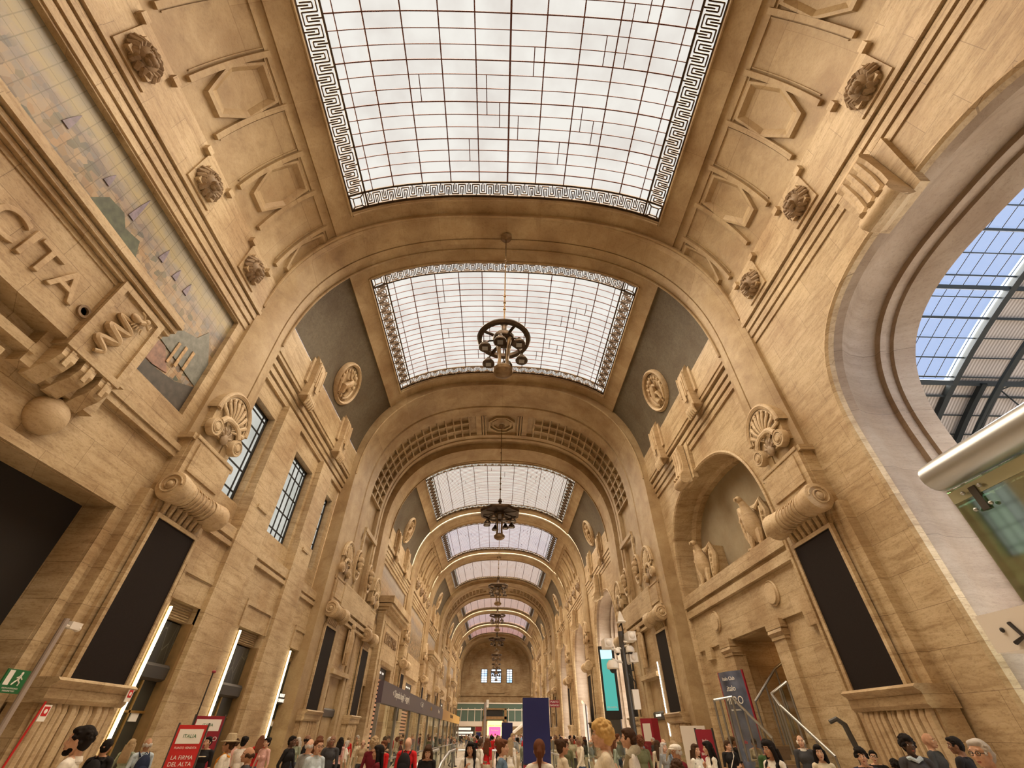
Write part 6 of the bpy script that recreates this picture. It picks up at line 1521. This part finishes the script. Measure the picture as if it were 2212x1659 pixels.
PP('green', 6.1, 12.3, 1.74, yw(.8, 1), 'stand', 'short', 'hair_black', 'skin_brown', 'c_green', 'c_black', 'man with black hair in a dark green jacket seen from behind', 'c_green')
PP('old', 8.27, 14.7, 1.81, TOC-.5, 'stand', 'fringe', 'hair_white', 'skin_light', 'c_charcoal', 'c_charcoal', 'white haired elderly man in a dark suit before the stairs', 'c_charcoal')
PP('lw', 6.46, 10.95, 1.66, TOC-.4, 'stand_f', 'long', 'hair_black', 'skin_light', 'c_cream', 'c_black', 'young woman with long straight dark hair near the lower end of the handrail')
PP('dm', 6.66, 10.0, 1.63, yw(-.6, -1), 'stand', 'curly', 'hair_black', 'skin_light', 'c_navy', 'c_black', 'young man with thick black hair right of the handrail end', 'c_navy')
PP('gl', 8.6, 12.5, 1.55, TOC-.6, 'stand', 'short', 'hair_black', 'skin_light', 'c_black', 'c_black', 'person with dark hair and glasses behind the young man with thick hair', glasses=True)
PP('tall', 7.24, 9.5, 1.81, TOC-.3, 'stand', 'curly', 'hair_black', 'skin_dark', 'c_charcoal', 'c_black', 'tall man with a high crown of black curls and a pale scarf', 'c_charcoal')
PP('tee3', 9.35, 11.6, 1.86, TOC+.5, 'stand', None, 'hair_brown', 'skin_tan', 'c_charcoal', 'c_black', 'man with a shaved head in a dark grey t-shirt leaning before the nearer pedestal')
PP('d4', 8.6, 10.1, 1.80, yw(-.5, 1), 'turn', 'short', 'hair_black', 'skin_brown', 'c_black', 'c_black', 'man with dense black hair seen from behind left of the grey haired man', 'c_black')
PP('big', 5.55, 6.2, 1.78, yw(-1, -.25), 'walk', 'short', 'hair_grey', 'skin_light', 'c_navy', 'c_black', 'grey haired man with dark framed glasses at the lower right', 'c_navy', glasses=True)
PP('td', 8.8, 12.2, 1.40, yw(0, 1), 'stand', 'curly', 'hair_black', 'skin_brown', 'c_black', 'c_black', 'short person whose dark curls show between the two taller men', 'c_black')
PP('edge', 6.7, 6.6, 1.60, yw(-.5, 1), 'stand_f', 'long', 'hair_black', 'skin_light', 'c_maroon', 'c_black', 'person with dark hair at the lower right corner beside the green board', 'c_maroon')
# worn details
def collar(o, mat, z=1.43, r=.075):
    q = MB(); q.lathe([(r, z-.03), (r+.012, z-.01), (r-.006, z+.035), (r-.016, z+.03), (r-.01, z-.02)], (-.015, 0, 0), n=18); extra(o, 'collar', q, mat)
for k, c in (('beard', 'c_white'), ('grey1', 'c_paleblue'), ('hat', 'c_white'), ('sun', 'c_paleblue'), ('blond', 'c_cream'), ('mask', 'c_paleblue'), ('old', 'c_white'), ('denim', 'c_white'), ('big', 'c_navy')): collar(P[k], c)
q = MB(); q.tube([(.02, -.20, 1.40), (-.06, -.10, 1.46), (-.10, 0, 1.47), (-.06, .10, 1.46), (.02, .20, 1.40), (.09, .14, 1.25), (.13, .05, 1.12)], [.05, .06, .065, .065, .055, .045, .035], 9); extra(P['sweat'], 'draped_sweater', q, 'c_khaki')
q = MB(); q.tube([(-.12, .10, 1.40), (.0, .13, 1.46), (.10, .10, 1.36), (.13, .0, 1.2), (.12, -.1, 1.05)], .018, 6); extra(P['hat'], 'shoulder_strap', q, 'c_orange')
q = MB(); q.tube([(-.12, .10, 1.40), (.0, .10, 1.45), (.11, .08, 1.36), (.13, -.02, 1.2), (.12, -.13, 1.0)], .014, 6); extra(P['tee2'], 'shoulder_strap', q, 'c_white')
q = MB(); q.tube([(.10, 0, 1.42), (.125, 0, 1.3), (.125, .0, 1.1)], [.014, .02, .03], 6); extra(P['mask'], 'tie', q, 'c_navy')
q = MB(); q.ell((.082, 0, 1.535), (.030, .046, .038), 12, 8); extra(P['mask'], 'face_mask', q, 'c_paleblue')
q = MB(); q.tube([(-.02, -.11, 1.42), (.06, -.07, 1.44), (.08, .0, 1.40), (.06, .07, 1.44), (-.02, .11, 1.42)], .03, 7); extra(P['tall'], 'scarf', q, 'c_paleblue')
q = MB(); q.ell((.10, 0, 1.30), (.03, .11, .02), 10, 6); extra(P['net'], 'chest_print', q, 'c_cream')
q = MB(); q.box(.25, .262, -.035, .035, 1.10, 1.23)
ph = q.build('mobile_phone', 'black', loc=(-1.5, 12.7, 0)); ph.rotation_euler = (0, .5, TOC+.1); ph.location = (-1.5-.0, 12.52, .05); ph['_g'] = 1; tag(ph, 'black phone held by the young woman looking down', 'phone')
# backpacks worn by people
def backpack(k, mat, lab):
    o = P[k]; q = MB(); q.ell((-.20, 0, 1.18), (.10, .155, .24), 18, 14); q.ell((-.27, 0, 1.10), (.055, .12, .14), 14, 10); q.tube([(-.16, -.03, 1.43), (-.18, 0, 1.46), (-.16, .03, 1.43)], .010, 6)
    bp = q.build('backpack', mat, smooth=True); s_ = MB()
    for e in (-1, 1): s_.tube([(-.14, e*.09, 1.38), (-.02, e*.11, 1.455), (.09, e*.105, 1.38), (.125, e*.10, 1.25), (.08, e*.15, 1.1), (-.1, e*.15, 1.0)], .019, 6)
    s_.build('strap', mat, bp, smooth=True)
    bp.location = o.location; bp.rotation_euler = o.rotation_euler; bp.scale = o.scale; bp['_g'] = 1; tag(bp, lab, 'backpack')
backpack('red', 'c_black', 'black backpack on the back of the bald man in red'); backpack('ww', 'c_black', 'black backpack worn by the woman in a white t-shirt before the stairs'); backpack('wt', 'c_black', 'black backpack worn by the woman with long black hair in the centre')
backpack('grey1', 'c_navy', 'navy backpack on the balding man at the first shop'); backpack('big', 'c_charcoal', 'dark backpack behind the grey haired man with glasses')
# man with a dark backpack with a lime stripe behind the bearded man
PP('bpk', -7.7, 11.3, 1.70, yw(-.2, 1), 'stand', 'short', 'hair_black', 'skin_tan', 'c_black', 'c_black', 'person in black with a lime striped backpack, behind the bearded man', 'c_black'); backpack('bpk', 'c_black', 'black backpack with a lime stripe behind the bearded man')
# ------------------------------------------------------------------ the crowd farther down the hall
rc = random.Random(21)
TOPS = [('c_black', 'black'), ('c_white', 'white'), ('c_grey', 'grey'), ('c_navy', 'navy'), ('c_red', 'red'), ('c_sage', 'sage green'), ('c_paleblue', 'pale blue'), ('c_cream', 'cream'), ('c_maroon', 'dark red'), ('c_tan', 'tan'), ('c_charcoal', 'charcoal'), ('c_pink', 'pink'), ('c_olive', 'olive'), ('c_blue', 'mid blue')]
LEGS = [('c_black', 'black'), ('c_jeans', 'blue jean'), ('c_khaki', 'khaki'), ('c_cream', 'pale'), ('c_charcoal', 'grey')]
HRS = [('short', 'short'), ('long', 'long'), ('curly', 'curly'), ('bun', 'tied up'), ('fringe', 'thinning')]
HC = [('hair_black', 'black'), ('hair_brown', 'brown'), ('hair_ash', 'fair'), ('hair_grey', 'grey'), ('hair_red', 'auburn')]
used = set(); placed = [(o.location.x, o.location.y) for o in P.values()]
blocks = [(-4.1, -3.3, 16, 56), (-3.4, -.8, 16, 31), (2.1, 3.1, 21, 46), (2.2, 9.2, 21.4, 22.6), (-2.4, 2.6, 30.5, 31.5), (1., 2.1, 19.6, 20.8), (.3, 1.4, 37.5, 38.5), (7.3, 11, 14., 24), (-.8, -.2, 24.6, 25.4), (3.9, 4.5, 16, 16.7), (8.3, 9.8, 37.8, 39.2)]
n = 0; tries = 0
while n < 200 and tries < 20000:
    tries += 1
    y = 15.5+rc.random()**(1.5 if n < 130 else 2.6)*100; x = rc.uniform(-9.2, 9.2)
    if any(a-.3 < x < b+.3 and c-.3 < y < d+.3 for a, b, c, d in blocks): continue
    if y < 19 and -3. < x < 3.: continue
    if any((x-a)**2+(y-b)**2 < .45 for a, b in placed): continue
    tp, lg, hr, hc = rc.choice(TOPS), rc.choice(LEGS), rc.choice(HRS), rc.choice(HC)
    fem = hr[0] in ('long', 'bun') or rc.random() < .3
    bd = rc.choice(['stand_f', 'walk_f', 'phone_f']) if fem else rc.choice(['stand', 'walk', 'turn', 'walk'])
    zone = 'left of the glass screen' if x < -3.7 else 'on the platform side' if x > 3. else 'in mid hall'
    dist = 'near' if y < 30 else 'farther' if y < 60 else 'distant'
    lab = '%s person %s, %s %s hair, %s top, %s trousers' % (dist, zone, hr[1], hc[1], tp[1], lg[1])
    if lab in used: continue
    used.add(lab); placed.append((x, y))
    yaw = rc.choice([pi/2, -pi/2, -pi/2, 0, pi])+rc.uniform(-.5, .5)
    person(x, y, rc.uniform(1.60, 1.86) if not fem else rc.uniform(1.54, 1.74), yaw, bd, hr[0], hc[0], rc.choice(['skin_light', 'skin_light', 'skin_tan', 'skin_brown']), tp[0], lg[0], lab, tp[0] if rc.random() < .5 else None, group='crowd farther down the hall', face=y < 40)
    n += 1
for o in list(SC.objects):
    if o.parent is None and not o.get('_g') and not o.name.startswith('camera'): o.location.z += LIFT
    if '_g' in o: del o['_g']
for o in SC.objects:
    if 'label' in o and not 4 <= len(o['label'].split()) <= 16: print('LONG', o.name, o['label'])
# ------------------------------------------------------------------ camera and light
cam_d = bpy.data.cameras.new('camera'); cam = bpy.data.objects.new('camera', cam_d); COL.objects.link(cam); SC.camera = cam
Rw = ((0.9995002652986024, -0.022897970754220093, -0.021792260171045623), (-0.03139324154145987, -0.6383665854899803, -0.7690920406007226), (0.0036991963374791046, 0.7693918283067495, -0.6387664130816947))
cam.matrix_world = Matrix.Translation((0, 0, EYE+LIFT)) @ Matrix(Rw).to_4x4()
cam_d.sensor_fit = 'HORIZONTAL'; cam_d.sensor_width = 36.; cam_d.lens = 36.*911.12/2212; cam_d.clip_end = 500; cam_d.clip_start = .05
w = bpy.data.worlds.new('world'); SC.world = w; w.use_nodes = True
bg = w.node_tree.nodes['Background']
bg.inputs['Color'].default_value = (.60, .74, 1., 1); bg.inputs['Strength'].default_value = SKY
def area(name, loc, size, power, col, rot=(0, 0, 0)):
    l = bpy.data.lights.new(name, 'AREA'); l.shape = 'RECTANGLE'; l.size, l.size_y = size; l.energy = power; l.color = col
    o = bpy.data.objects.new(name, l); COL.objects.link(o); o.location = loc; o.rotation_euler = rot; return o
sl = bpy.data.lights.new('daylight', 'SUN'); sl.energy = SUN; sl.angle = R(145); sl.color = (1., .95, .86)
so = bpy.data.objects.new('daylight', sl); COL.objects.link(so); so.rotation_euler = (R(0), R(0), 0)
SC.view_settings.view_transform = 'Standard'; SC.view_settings.look = 'None'; SC.view_settings.gamma = 1; SC.view_settings.exposure = EXPO
SC.view_settings.use_curve_mapping = False
SC.cycles.max_bounces = 7; SC.cycles.diffuse_bounces = 4; SC.cycles.glossy_bounces = 2; SC.cycles.transparent_max_bounces = 10; SC.cycles.transmission_bounces = 4
SC.cycles.sample_clamp_indirect = 6; SC.cycles.caustics_reflective = False; SC.cycles.caustics_refractive = False
